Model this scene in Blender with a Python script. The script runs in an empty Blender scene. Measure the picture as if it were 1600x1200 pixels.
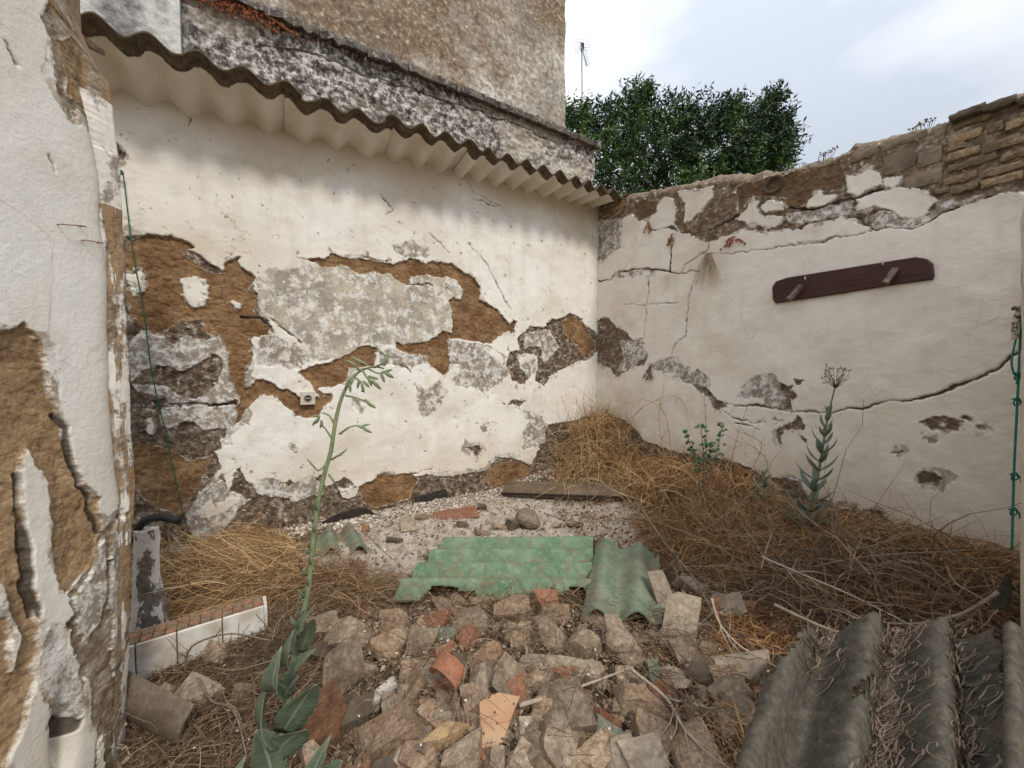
import bpy, math, random
import numpy as np
from mathutils import Vector, Matrix
from mathutils.geometry import convex_hull_2d

scene = bpy.context.scene
COL = scene.collection
# ------------------------------------------------------------------ camera
CAMZ = 1.0
PITCH = math.radians(2.4)
cam_d = bpy.data.cameras.new('camera'); cam = bpy.data.objects.new('camera', cam_d); COL.objects.link(cam)
cam_d.sensor_width = 36.0; cam_d.lens = 13.5; cam_d.clip_start = 0.02; cam_d.clip_end = 400
cam.location = (0, 0, CAMZ); cam.rotation_euler = (math.radians(90) - PITCH, 0, 0)
scene.camera = cam
# ------------------------------------------------------------------ place axes (the two walls meet at the corner CP)
TH = math.radians(31)
CP = np.array([0.814, 3.7])
A = np.array([-math.cos(TH), -math.sin(TH)])     # along the long wall, away from the corner
B = np.array([math.sin(TH), -math.cos(TH)])      # along the right wall, away from the corner
# ------------------------------------------------------------------ light
SUN_EL = math.radians(46)
PHI = math.radians(2)
tr = -B * math.cos(PHI) + A * math.sin(PHI)      # horizontal travel direction of the sun light
sun_az = math.atan2(-tr[0], -tr[1])              # compass angle of the sun, from +y towards +x
sd = bpy.data.lights.new('sun', 'SUN'); sd.energy = 1.0; sd.angle = math.radians(10); sd.color = (1.0, 0.93, 0.82)
so = bpy.data.objects.new('sun', sd); COL.objects.link(so)
ldir = Vector((tr[0] * math.cos(SUN_EL), tr[1] * math.cos(SUN_EL), -math.sin(SUN_EL)))
so.rotation_euler = ldir.to_track_quat('-Z', 'Y').to_euler(); so.location = (0, -5, 8)
world = bpy.data.worlds.new('World'); scene.world = world; world.use_nodes = True
wt = world.node_tree; wt.nodes.clear()
wo = wt.nodes.new('ShaderNodeOutputWorld'); wb = wt.nodes.new('ShaderNodeBackground'); wb.inputs['Strength'].default_value = 0.1
sky = wt.nodes.new('ShaderNodeTexSky'); sky.sky_type = 'NISHITA'; sky.sun_disc = False
sky.sun_elevation = SUN_EL; sky.sun_rotation = sun_az
tc = wt.nodes.new('ShaderNodeTexCoord'); mp = wt.nodes.new('ShaderNodeMapping'); mp.inputs['Scale'].default_value = (1, 1, 2.2)
mp.inputs['Rotation'].default_value = (0, 0.5, 0.3)
cn = wt.nodes.new('ShaderNodeTexNoise'); cn.inputs['Scale'].default_value = 2.1; cn.inputs['Detail'].default_value = 5; cn.inputs['Roughness'].default_value = 0.45
cr = wt.nodes.new('ShaderNodeValToRGB'); cr.color_ramp.elements[0].position = 0.40; cr.color_ramp.elements[0].color = (3.2, 3.5, 3.95, 1)
cr.color_ramp.elements[1].position = 0.62; cr.color_ramp.elements[1].color = (5.4, 5.45, 5.55, 1)
mx = wt.nodes.new('ShaderNodeMix'); mx.data_type = 'RGBA'; mx.inputs[0].default_value = 0.93
wt.links.new(tc.outputs['Generated'], mp.inputs['Vector']); wt.links.new(mp.outputs[0], cn.inputs['Vector'])
wt.links.new(cn.outputs['Fac'], cr.inputs[0]); wt.links.new(sky.outputs[0], mx.inputs[6])
# overcast sky: brighter towards the zenith, as (1 + 2 sin h) / 3
sx = wt.nodes.new('ShaderNodeSeparateXYZ'); wt.links.new(tc.outputs['Generated'], sx.inputs[0])
gm = wt.nodes.new('ShaderNodeMapRange'); gm.inputs['From Min'].default_value = 0; gm.inputs['From Max'].default_value = 1; gm.inputs['To Min'].default_value = 0.62; gm.inputs['To Max'].default_value = 1.86
wt.links.new(sx.outputs[2], gm.inputs[0]); vm = wt.nodes.new('ShaderNodeVectorMath'); vm.operation = 'SCALE'
wt.links.new(cr.outputs[0], vm.inputs[0]); wt.links.new(gm.outputs[0], vm.inputs[3]); wt.links.new(vm.outputs[0], mx.inputs[7])
wt.links.new(mx.outputs[2], wb.inputs['Color']); wt.links.new(wb.outputs[0], wo.inputs[0])
scene.view_settings.view_transform = 'Standard'; scene.view_settings.look = 'None'
scene.view_settings.exposure = 0.9; scene.view_settings.gamma = 1; scene.view_settings.use_curve_mapping = False

# ================================================================== helpers
def ray(px, py):
    X = (px - 800) / 600.0; Y = (600 - py) / 600.0
    return np.array([X, math.cos(PITCH) + Y * math.sin(PITCH), -math.sin(PITCH) + Y * math.cos(PITCH)])
O = np.array([0, 0, CAMZ])
def hit(px, py, p0, n):
    d = ray(px, py); t = ((p0[0] - 0) * n[0] + (p0[1] - 0) * n[1]) / (d[0] * n[0] + d[1] * n[1])
    return O + d * t
def onA(px, py, off=0.0):
    p = hit(px, py, CP + B * off, B); return (float(np.dot(p[:2] - CP, A)), float(p[2]))
def onB(px, py, off=0.0):
    p = hit(px, py, CP + A * off, A); return (float(np.dot(p[:2] - CP, B)), float(p[2]))
def at(px, py, dep):
    d = ray(px, py); return Vector(O + d * (dep / d[1]))
def ptA(u, z, off=0): p = CP + A * u + B * off; return Vector((p[0], p[1], z))
def ptB(s, z, off=0): p = CP + B * s + A * off; return Vector((p[0], p[1], z))

def vnoise(x, y, seed=0):
    x = np.asarray(x, float); y = np.asarray(y, float)
    xi = np.floor(x).astype(np.int64); yi = np.floor(y).astype(np.int64); xf = x - xi; yf = y - yi
    def h(i, j):
        n = (i * 374761393 + j * 668265263 + seed * 974634777) & 0xffffffff
        n = ((n ^ (n >> 13)) * 1274126177) & 0xffffffff
        n = ((n ^ (n >> 16)) * 2246822519) & 0xffffffff
        return ((n ^ (n >> 15)) & 0xffffff) / float(0xffffff)
    u = xf * xf * (3 - 2 * xf); v = yf * yf * (3 - 2 * yf)
    return (h(xi, yi) * (1 - u) + h(xi + 1, yi) * u) * (1 - v) + (h(xi, yi + 1) * (1 - u) + h(xi + 1, yi + 1) * u) * v
def fbm(x, y, seed=0, oct=4, rough=0.5):
    s = 0; a = 1; t = 0
    for i in range(oct):
        s = s + a * vnoise(x * 2 ** i + 17.3 * i, y * 2 ** i - 9.1 * i, seed + i); t += a; a *= rough
    return s / t
def sst(x, a, b):
    t = np.clip((x - a) / (b - a), 0, 1); return t * t * (3 - 2 * t)

def tag(o, label=None, cat=None, group=None, kind=None):
    if label: o['label'] = label
    if cat: o['category'] = cat
    if group: o['group'] = group
    if kind: o['kind'] = kind
    return o
def link(name, me, mat=None, parent=None, loc=None):
    o = bpy.data.objects.new(name, me); COL.objects.link(o)
    if mat is not None and me is not None: me.materials.append(mat)
    if parent is not None: o.parent = parent
    if loc is not None: o.location = loc
    return o
def empty(name, loc=(0, 0, 0)):
    o = bpy.data.objects.new(name, None); COL.objects.link(o); o.location = loc; o.empty_display_size = 0.05; return o
def npmesh(name, co, faces, smooth=True):
    """co (N,3); faces (M,k) array"""
    me = bpy.data.meshes.new(name); co = np.asarray(co, np.float32); faces = np.asarray(faces, np.int32)
    me.vertices.add(len(co)); me.vertices.foreach_set('co', co.ravel())
    k = faces.shape[1]; me.loops.add(faces.size); me.loops.foreach_set('vertex_index', faces.ravel())
    me.polygons.add(len(faces)); me.polygons.foreach_set('loop_start', np.arange(0, faces.size, k, dtype=np.int32))
    me.polygons.foreach_set('use_smooth', np.full(len(faces), smooth)); me.update(calc_edges=True)
    return me
def attr(me, name, vals):
    a = me.attributes.new(name, 'FLOAT', 'POINT'); a.data.foreach_set('value', np.asarray(vals, np.float32).ravel())
def gridfaces(nx, ny, off=0):
    i = np.arange(nx - 1)[:, None] * ny + np.arange(ny - 1)[None, :]; i = i.ravel() + off
    return np.stack([i, i + ny, i + ny + 1, i + 1], 1)
class MB:
    def __init__(s): s.v = []; s.f = []
    def add(s, vs, fs):
        n = len(s.v); s.v += [tuple(v) for v in vs]; s.f += [tuple(i + n for i in f) for f in fs]
    def box(s, c, sz, M=None):
        M = M or Matrix.Identity(3); c = Vector(c); vs = []
        for x in (-.5, .5):
            for y in (-.5, .5):
                for z in (-.5, .5): vs.append(c + M @ Vector((x * sz[0], y * sz[1], z * sz[2])))
        s.add(vs, [(0, 1, 3, 2), (4, 6, 7, 5), (0, 4, 5, 1), (2, 3, 7, 6), (0, 2, 6, 4), (1, 5, 7, 3)])
    def tube(s, path, r, n=6, cap=True):
        path = [Vector(p) for p in path]; rr = r if hasattr(r, '__len__') else [r] * len(path)
        vs = []; up = Vector((0.31, 0.2, 0.93))
        for i, p in enumerate(path):
            t = (path[min(i + 1, len(path) - 1)] - path[max(i - 1, 0)]).normalized()
            x = t.cross(up)
            if x.length < 1e-3: x = t.cross(Vector((1, 0, 0)))
            x.normalize(); y = t.cross(x)
            for k in range(n):
                an = 2 * math.pi * k / n; vs.append(p + x * (rr[i] * math.cos(an)) + y * (rr[i] * math.sin(an)))
        fs = []
        for i in range(len(path) - 1):
            for k in range(n):
                a = i * n + k; b = i * n + (k + 1) % n; fs.append((a, b, b + n, a + n))
        if cap: fs.append(tuple(range(n))[::-1]); fs.append(tuple(range((len(path) - 1) * n, len(path) * n)))
        s.add(vs, fs)
    def build(s, name, mat, parent=None, smooth=True, sharp=None, loc=None):
        me = bpy.data.meshes.new(name); me.from_pydata(s.v, [], s.f)
        me.update()
        import bmesh
        bm = bmesh.new(); bm.from_mesh(me); bmesh.ops.recalc_face_normals(bm, faces=bm.faces); bm.to_mesh(me); bm.free()
        if smooth: me.shade_smooth()
        if sharp is not None: me.set_sharp_from_angle(angle=math.radians(sharp))
        return link(name, me, mat, parent, loc)

# ------------------------------------------------------------------ material helpers
class NT:
    def __init__(s, name):
        s.m = bpy.data.materials.new(name); s.m.use_nodes = True; s.t = s.m.node_tree; s.t.nodes.clear()
        s.out = s.t.nodes.new('ShaderNodeOutputMaterial'); s.b = s.t.nodes.new('ShaderNodeBsdfPrincipled')
        s.t.links.new(s.b.outputs[0], s.out.inputs[0]); s.b.inputs['Roughness'].default_value = 0.9
        s.b.inputs['Specular IOR Level'].default_value = 0.25
    def set(s, inp, v):
        if isinstance(v, bpy.types.NodeSocket): s.t.links.new(v, inp)
        elif hasattr(v, '__len__') and inp.type == 'RGBA' and len(v) == 3: inp.default_value = (*v, 1)
        else: inp.default_value = v
    def pos(s): return s.t.nodes.new('ShaderNodeNewGeometry').outputs['Position']
    def obj(s): return s.t.nodes.new('ShaderNodeTexCoord').outputs['Object']
    def rnd(s): return s.t.nodes.new('ShaderNodeObjectInfo').outputs['Random']
    def at(s, n):
        a = s.t.nodes.new('ShaderNodeAttribute'); a.attribute_name = n; return a.outputs['Fac']
    def noise(s, vec, sc, det=5, ro=0.55, dist=0.0):
        n = s.t.nodes.new('ShaderNodeTexNoise'); s.set(n.inputs['Vector'], vec); s.set(n.inputs['Scale'], sc)
        n.inputs['Detail'].default_value = det; n.inputs['Roughness'].default_value = ro; n.inputs['Distortion'].default_value = dist
        return n.outputs['Fac']
    def vor(s, vec, sc, out='Distance', feat='F1'):
        n = s.t.nodes.new('ShaderNodeTexVoronoi'); n.feature = feat; s.set(n.inputs['Vector'], vec); n.inputs['Scale'].default_value = sc
        return n.outputs[out]
    def map(s, vec, sc=(1, 1, 1), rot=(0, 0, 0)):
        n = s.t.nodes.new('ShaderNodeMapping'); s.set(n.inputs['Vector'], vec); n.inputs['Scale'].default_value = sc; n.inputs['Rotation'].default_value = rot
        return n.outputs[0]
    def ramp(s, fac, *st):
        n = s.t.nodes.new('ShaderNodeValToRGB'); s.set(n.inputs[0], fac); e = n.color_ramp.elements
        while len(e) < len(st): e.new(0.5)
        for k, (p, c) in enumerate(st):
            e[k].position = p; e[k].color = (*c, 1) if hasattr(c, '__len__') else (c, c, c, 1)
        return n.outputs[0]
    def mix(s, f, a, b, mode='MIX'):
        n = s.t.nodes.new('ShaderNodeMix'); n.data_type = 'RGBA'; n.blend_type = mode
        s.set(n.inputs[0], f); s.set(n.inputs[6], a); s.set(n.inputs[7], b); return n.outputs[2]
    def math(s, op, a, b=0.0, c=None):
        n = s.t.nodes.new('ShaderNodeMath'); n.operation = op; s.set(n.inputs[0], a); s.set(n.inputs[1], b)
        if c is not None: s.set(n.inputs[2], c)
        return n.outputs[0]
    def step(s, f, lo, hi):
        n = s.t.nodes.new('ShaderNodeMapRange'); n.inputs['From Min'].default_value = lo; n.inputs['From Max'].default_value = hi
        s.set(n.inputs[0], f); return n.outputs[0]
    def bump(s, h, st=0.3, d=0.01, prev=None):
        n = s.t.nodes.new('ShaderNodeBump'); s.set(n.inputs['Height'], h); n.inputs['Strength'].default_value = st; n.inputs['Distance'].default_value = d
        if prev is not None: s.t.links.new(prev, n.inputs['Normal'])
        return n.outputs[0]
    def done(s, col, ro=None, bump=None):
        s.set(s.b.inputs['Base Color'], col)
        if ro is not None: s.set(s.b.inputs['Roughness'], ro)
        if bump is not None: s.t.links.new(bump, s.b.inputs['Normal'])
        return s.m

def wall_material(name, white, white2, dirt, warm=(0.62, 0.5, 0.33), dcol=None, bcol=None):
    n = NT(name); p = n.pos()
    big = n.noise(p, 1.7, 5, 0.6); mid = n.noise(p, 9, 6, 0.62); fine = n.noise(p, 60, 5, 0.7); sp = n.noise(p, 210, 3, 0.6)
    w = n.mix(n.ramp(big, (0.38, 0), (0.66, 1)), white, white2)
    w = n.mix(n.math('MULTIPLY', n.ramp(mid, (0.5, 0), (0.8, 1)), 0.5), w, dirt)
    streak = n.noise(n.map(p, (14, 14, 1.3)), 1.0, 4, 0.6)
    w = n.mix(n.math('MULTIPLY', n.ramp(streak, (0.52, 0), (0.75, 1)), 0.28), w, dirt)
    w = n.mix(n.math('MULTIPLY', n.ramp(sp, (0.66, 0), (0.74, 1)), 0.35), w, (0.2, 0.15, 0.1))
    w = n.mix(n.math('MULTIPLY', n.at('stain_shade'), 0.85), w, n.mix(mid, warm, dirt))
    w = n.mix(n.at('soot'), w, n.ramp(n.noise(p, 26, 7, 0.75), (0.40, (0.055, 0.05, 0.045)), (0.5, (0.22, 0.2, 0.18)), (0.56, (0.6, 0.57, 0.53)), (0.8, (0.74, 0.72, 0.68))))
    hair = n.vor(n.mix(0.12, p, n.noise(p, 5, 4), 'ADD'), 3.3, 'Distance', 'DISTANCE_TO_EDGE')
    w = n.mix(n.math('MULTIPLY', n.math('MULTIPLY', n.step(hair, 0.006, 0.0), n.ramp(n.noise(p, 2.6, 3), (0.5, 0), (0.62, 1))), 0.5), w, (0.3, 0.24, 0.18))
    mo1 = n.mix(n.ramp(n.noise(p, 6, 8, 0.7), (0.42, 0), (0.58, 1)), (0.36, 0.32, 0.265), (0.60, 0.53, 0.42))
    mo = n.mix(n.ramp(n.noise(p, 13, 9, 0.78), (0.49, 0), (0.57, 1)), mo1, (0.80, 0.78, 0.73))
    mo = n.mix(n.ramp(n.noise(p, 33, 7, 0.75), (0.54, 0), (0.63, 0.8)), mo, (0.27, 0.245, 0.21))
    gr = n.mix(n.ramp(n.noise(p, 22, 9, 0.8), (0.47, 0), (0.57, 1)), n.mix(mid, (0.18, 0.155, 0.125), (0.40, 0.335, 0.26)), (0.76, 0.73, 0.69))
    dk = n.ramp(n.noise(p, 24, 8, 0.72), (0.30, dcol[0]), (0.45, dcol[1]), (0.54, dcol[2]), (0.61, (0.42, 0.36, 0.29)), (0.68, (0.70, 0.65, 0.58)))
    br = n.mix(n.ramp(n.noise(p, 7, 7, 0.7), (0.36, 0), (0.64, 1)), bcol[0], bcol[1])
    br = n.mix(n.math('MULTIPLY', n.ramp(fine, (0.4, 1), (0.52, 0)), 0.45), br, (0.09, 0.045, 0.02))
    br = n.mix(n.math('MULTIPLY', n.ramp(sp, (0.60, 0), (0.68, 1)), 0.6), br, (0.45, 0.32, 0.2))
    j = n.math('MULTIPLY', n.math('SUBTRACT', n.noise(p, 90, 4, 0.7), 0.5), 0.012)
    def layer(c, a, col, w_=0.0012):
        return n.mix(n.step(n.math('ADD', n.at(a), j), -w_, w_), c, col)
    def soft(c, a, col, amt, k):
        jj = n.math('MULTIPLY', n.math('SUBTRACT', n.noise(p, k, 8, 0.75), 0.5), amt)
        return n.mix(n.step(n.math('ADD', n.at(a), jj), -0.004, 0.004), c, col)
    c = soft(w, 'mott', mo, 0.11, 16); c = soft(c, 'grey', gr, 0.13, 21); c = soft(c, 'dark', dk, 0.07, 30); c = soft(c, 'brown', br, 0.05, 34)
    c = n.mix(n.math('MULTIPLY', n.step(n.at('crack'), -0.0015, 0.002), 0.9), c, (0.06, 0.042, 0.028))
    rough = n.math('MAXIMUM', n.at('brown'), n.at('dark')); rs = n.step(rough, -0.002, 0.004)
    bh = n.math('MULTIPLY', n.noise(p, 75, 6, 0.7), n.math('ADD', n.math('MULTIPLY', rs, 1.6), 0.35))
    return n.done(c, 0.92, n.bump(bh, 0.6, 0.012))

def simple(name, c1, c2, sc=20, ro=0.85, bs=0.4, bd=0.004, space='obj', det=6, c3=None, bsc=None, rndamt=0.0, thr=(0.35, 0.65), spec=None, dust=0.0):
    n = NT(name); p = n.obj() if space == 'obj' else n.pos()
    if space == 'obj':
        va = n.t.nodes.new('ShaderNodeVectorMath'); va.operation = 'ADD'; n.set(va.inputs[0], p); n.set(va.inputs[1], n.math('MULTIPLY', n.rnd(), 37.0)); p = va.outputs[0]
    f = n.noise(p, sc, det, 0.7)
    c = n.mix(n.ramp(f, (thr[0], 0), (thr[1], 1)), c1, c2)
    if c3: c = n.mix(n.ramp(n.noise(p, sc * 2.7, 6, 0.7), (0.55, 0), (0.66, 1)), c, c3)
    if dust: c = n.mix(n.math('MULTIPLY', n.ramp(n.noise(p, sc * 5, 5, 0.75), (0.44, 1), (0.56, 0)), dust), c, (0.10, 0.065, 0.04))
    if rndamt: c = n.mix(1.0, c, n.ramp(n.rnd(), (0, 1 - rndamt), (1, 1 + rndamt)), 'MULTIPLY')
    if spec is not None: n.b.inputs['Specular IOR Level'].default_value = spec
    return n.done(c, ro, n.bump(n.noise(p, bsc or sc * 3, 6, 0.65), bs, bd))

M = {}
ADOBE = ((0.19, 0.10, 0.045), (0.42, 0.26, 0.135))
DARKS = ((0.04, 0.026, 0.018), (0.125, 0.085, 0.058), (0.25, 0.19, 0.135))
M['wallA'] = wall_material('peeling_plaster', (0.90, 0.875, 0.82), (0.83, 0.785, 0.70), (0.60, 0.51, 0.39), dcol=DARKS, bcol=ADOBE)
M['wallB'] = wall_material('cream_plaster', (0.90, 0.84, 0.745), (0.85, 0.78, 0.68), (0.62, 0.53, 0.42),
    dcol=((0.11, 0.075, 0.045), (0.20, 0.145, 0.095), (0.29, 0.22, 0.15)), bcol=((0.15, 0.085, 0.045), (0.27, 0.18, 0.105)))
M['wallC'] = wall_material('left_plaster', (0.86, 0.835, 0.78), (0.80, 0.765, 0.70), (0.50, 0.45, 0.37), dcol=((0.10, 0.07, 0.045), (0.22, 0.165, 0.11), (0.34, 0.27, 0.19)), bcol=((0.34, 0.215, 0.115), (0.50, 0.35, 0.20)))
M['house'] = wall_material('weathered_render', (0.62, 0.58, 0.51), (0.46, 0.38, 0.29), (0.26, 0.19, 0.12), dcol=((0.04, 0.035, 0.03), (0.13, 0.11, 0.09), (0.28, 0.25, 0.22)), bcol=((0.22, 0.14, 0.085), (0.34, 0.24, 0.16)))
M['rub_g'] = simple('greyish_mortar', (0.20, 0.145, 0.10), (0.38, 0.295, 0.21), 15, c3=(0.46, 0.37, 0.27), rndamt=0.28, bd=0.008, bs=0.8, dust=.5)
M['rub_b'] = simple('tan_brick', (0.265, 0.175, 0.11), (0.42, 0.31, 0.21), 18, c3=(0.14, 0.09, 0.055), rndamt=0.22, bd=0.008, bs=0.8, dust=.5)
M['rub_p'] = simple('pale_mortar', (0.29, 0.23, 0.165), (0.46, 0.375, 0.28), 12, c3=(0.24, 0.18, 0.125), rndamt=0.15, bd=0.006, bs=0.6, dust=.35)
M['rub_r'] = simple('red_brick', (0.30, 0.115, 0.065), (0.42, 0.215, 0.13), 20, c3=(0.27, 0.20, 0.14), rndamt=0.15, bd=0.008, bs=0.7, dust=.5)
M['rub_o'] = simple('orange_clay', (0.42, 0.24, 0.15), (0.46, 0.31, 0.20), 9, c3=(0.33, 0.24, 0.16), bd=0.004, dust=.45)
M['rub_y'] = simple('yellow_brick', (0.50, 0.34, 0.18), (0.42, 0.28, 0.16), 12, c3=(0.26, 0.18, 0.11), bd=0.004, dust=.4)
M['rub_k'] = simple('dark_stone', (0.08, 0.062, 0.045), (0.17, 0.135, 0.10), 20, rndamt=0.2, bd=0.006, bs=0.7, dust=.4)
M['rub_w'] = simple('whitewashed_mortar', (0.62, 0.58, 0.52), (0.22, 0.18, 0.14), 16, thr=(0.45, 0.6), bd=0.005)
M['rub_e'] = simple('greenish_cement', (0.13, 0.16, 0.11), (0.22, 0.22, 0.16), 16, bd=0.004)
M['wood_r'] = simple('rotten_wood', (0.09, 0.04, 0.022), (0.23, 0.11, 0.055), 30, c3=(0.32, 0.18, 0.09), bd=0.008, bs=0.9, dust=.4)
M['brickwall'] = simple('old_brick', (0.27, 0.185, 0.11), (0.44, 0.33, 0.21), 13, space='pos', c3=(0.17, 0.115, 0.07), bd=0.01, bs=0.9, rndamt=0.32, dust=.5)
M['blockstone'] = simple('block_stone', (0.16, 0.125, 0.09), (0.33, 0.26, 0.18), 9, space='pos', c3=(0.14, 0.11, 0.08), bd=0.006, bs=0.7, rndamt=0.2)
def blades(name, stops, ro=0.75, back=0.25):
    n = NT(name); c = n.ramp(n.at('tone'), *stops)
    n.set(n.b.inputs['Base Color'], c); n.b.inputs['Roughness'].default_value = ro
    return n.m
M['straw'] = blades('straw', ((0, (0.17, 0.09, 0.04)), (0.35, (0.37, 0.22, 0.10)), (0.7, (0.54, 0.36, 0.18)), (1, (0.66, 0.52, 0.32))))
M['drybrown'] = blades('dry_brown_stalks', ((0, (0.09, 0.05, 0.025)), (0.35, (0.22, 0.13, 0.065)), (0.7, (0.36, 0.235, 0.125)), (1, (0.52, 0.40, 0.26))))
M['redbrown'] = blades('rust_dry_weeds', ((0, (0.09, 0.04, 0.018)), (0.4, (0.28, 0.135, 0.055)), (0.75, (0.44, 0.25, 0.105)), (1, (0.58, 0.40, 0.21))))
M['drydark'] = blades('dark_dead_stalks', ((0, (0.06, 0.035, 0.02)), (0.4, (0.15, 0.095, 0.055)), (0.75, (0.25, 0.17, 0.105)), (1, (0.42, 0.32, 0.22))))
M['greyvine'] = blades('grey_dry_vines', ((0, (0.08, 0.055, 0.038)), (0.5, (0.175, 0.125, 0.088)), (1, (0.30, 0.23, 0.17))))
M['leafgreen'] = blades('tree_foliage', ((0, (0.018, 0.04, 0.014)), (0.35, (0.045, 0.09, 0.025)), (0.7, (0.085, 0.155, 0.04)), (1, (0.17, 0.24, 0.075))), 0.5)
M['litter'] = blades('litter', ((0, (0.09, 0.055, 0.032)), (0.4, (0.2, 0.135, 0.085)), (0.7, (0.30, 0.22, 0.145)), (0.93, (0.36, 0.28, 0.2)), (1, (0.48, 0.41, 0.33))))
M['crumb'] = blades('plaster_crumbs', ((0, (0.32, 0.25, 0.18)), (0.5, (0.55, 0.47, 0.38)), (1, (0.76, 0.71, 0.64))))

# ================================================================== peeling-wall field engine
def sdf_poly(X, Y, poly, margin):
    poly = np.asarray(poly, float)
    x0, y0 = poly.min(0) - margin; x1, y1 = poly.max(0) + margin
    idx = np.nonzero((X > x0) & (X < x1) & (Y > y0) & (Y < y1))[0]
    if len(idx) == 0: return idx, None
    px = X[idx]; py = Y[idx]; best = np.full(len(idx), 1e9); inside = np.zeros(len(idx), bool)
    K = len(poly)
    for k in range(K):
        ax, ay = poly[k]; bx, by = poly[(k + 1) % K]
        ex, ey = bx - ax, by - ay; L = ex * ex + ey * ey + 1e-12
        t = np.clip(((px - ax) * ex + (py - ay) * ey) / L, 0, 1)
        best = np.minimum(best, (px - ax - t * ex) ** 2 + (py - ay - t * ey) ** 2)
        if ay != by:
            c = ((ay > py) != (by > py)) & (px < (bx - ax) * (py - ay) / (by - ay) + ax); inside ^= c
    d = np.sqrt(best); return idx, np.where(inside, d, -d)
def dist_line(X, Y, line, margin):
    line = np.asarray(line, float); x0, y0 = line.min(0) - margin; x1, y1 = line.max(0) + margin
    idx = np.nonzero((X > x0) & (X < x1) & (Y > y0) & (Y < y1))[0]
    px = X[idx]; py = Y[idx]; best = np.full(len(idx), 1e9)
    for k in range(len(line) - 1):
        ax, ay = line[k]; bx, by = line[k + 1]; ex, ey = bx - ax, by - ay; L = ex * ex + ey * ey + 1e-12
        t = np.clip(((px - ax) * ex + (py - ay) * ey) / L, 0, 1)
        best = np.minimum(best, (px - ax - t * ex) ** 2 + (py - ay - t * ey) ** 2)
    return idx, np.sqrt(best)
CL = ('mott', 'grey', 'dark', 'brown')
THICK = {'mott': 0.0115, 'grey': 0.0105, 'dark': 0.002, 'brown': 0.0}
def fields(U, Z, polys, cracks, seed, warp=0.014, autochip=1.0, thick=0.014, zauto=1e9, calm=1.0, chip=0.715, fq=1.0):
    U = U.ravel(); Z = Z.ravel(); N = len(U); MG = 0.08
    wu = U + (fbm(U * 13 * fq, Z * 13 * fq, seed, 4, .62) - .5) * 3.4 * warp + (fbm(U * 60 * fq, Z * 60 * fq, seed + 5, 3) - .5) * warp
    wz = Z + (fbm(U * 13 * fq, Z * 13 * fq, seed + 50, 4, .62) - .5) * 3.4 * warp + (fbm(U * 60 * fq, Z * 60 * fq, seed + 55, 3) - .5) * warp
    F = {c: np.full(N, -MG) for c in CL}
    for cls, poly in polys:
        idx, d = sdf_poly(wu, wz, poly, MG)
        if d is None: continue
        d = np.clip(d, -MG, MG)
        for c in CL:
            if c == cls: F[c][idx] = np.maximum(F[c][idx], d)
            else: F[c][idx] = np.minimum(F[c][idx], -d)
    dam = np.maximum.reduce([F[c] for c in CL])
    # an older grey coat shows along parts of the broken edges
    bd_ = np.maximum(F['dark'], F['brown']); halo = np.minimum(bd_ + (fbm(U * 5, Z * 5, seed + 61, 3, .6) - .5) * .13, 0.03)
    F['mott'] = np.where(bd_ < 0, np.maximum(F['mott'], halo), F['mott'])
    # small chips of paint lost, more of them near old damage
    n1 = fbm(U * 34, Z * 34, seed + 9, 4, 0.6)
    ch = (n1 - (chip + np.clip(-dam, 0, .08) * 1.6 - 0.0)) * 0.09 * autochip - (1 - min(1, autochip)) * 0.065
    ch = np.where(Z > zauto, -MG, ch)
    F['grey'] = np.maximum(F['grey'], np.where(dam < 0, ch, -MG))
    # flecks of white surviving inside the damage
    n2 = fbm(U * 45 + 9, Z * 45, seed + 19, 4, 0.6)
    sv = (n2 - 0.78) * 0.06
    for c in ('mott', 'grey', 'dark'): F[c] = np.minimum(F[c], np.where(dam > 0.002, -sv, F[c]))
    C = np.full(N, -0.02)
    for w, line in cracks:
        idx, d = dist_line(wu * .8 + U * .2, wz * .8 + Z * .2, line, 0.03); 
        ww = w * (0.1 + 1.5 * vnoise(U[idx] * 11, Z[idx] * 11, seed + 77)) * 0.8 + 0.0004
        C[idx] = np.maximum(C[idx], ww - d)
    wt_ = {c: np.clip(F[c] / 0.004 + .5, 0, 1) for c in CL}
    dis = np.full(N, thick)
    for c in CL: dis = dis * (1 - wt_[c]) + THICK[c] * thick / 0.014 * wt_[c]
    dam2 = np.maximum.reduce([F[c] for c in CL])
    dam2 = np.maximum(F['dark'], F['brown'])
    lip = np.exp(-np.clip(-dam2, 0, 1) / 0.008) * (dam2 < 0) * 0.0022 * calm * (0.4 + 1.4 * vnoise(U * 11, Z * 11, seed + 3))
    dis += lip
    rough = np.clip(np.maximum(F['brown'], F['dark']) / 0.01, 0, 1)
    r = fbm(U * 26, Z * 26, seed + 31, 5, 0.6) - .5
    r2 = np.abs(fbm(U * 11, Z * 16, seed + 37, 4, 0.6) - .5)
    dis += calm * rough * (r * 0.022 - np.clip(0.06 - r2, 0, 1) * 0.10)
    dis += calm * (1 - rough) * ((fbm(U * 5, Z * 5, seed + 41, 3) - .5) * 0.016 + (fbm(U * 38, Z * 38, seed + 43, 3) - .5) * 0.0022)
    dis -= np.clip(C / 0.006 + 0.4, 0, 1) * 0.016 * min(1, calm * 1.4)
    return F, C, dis

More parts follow.
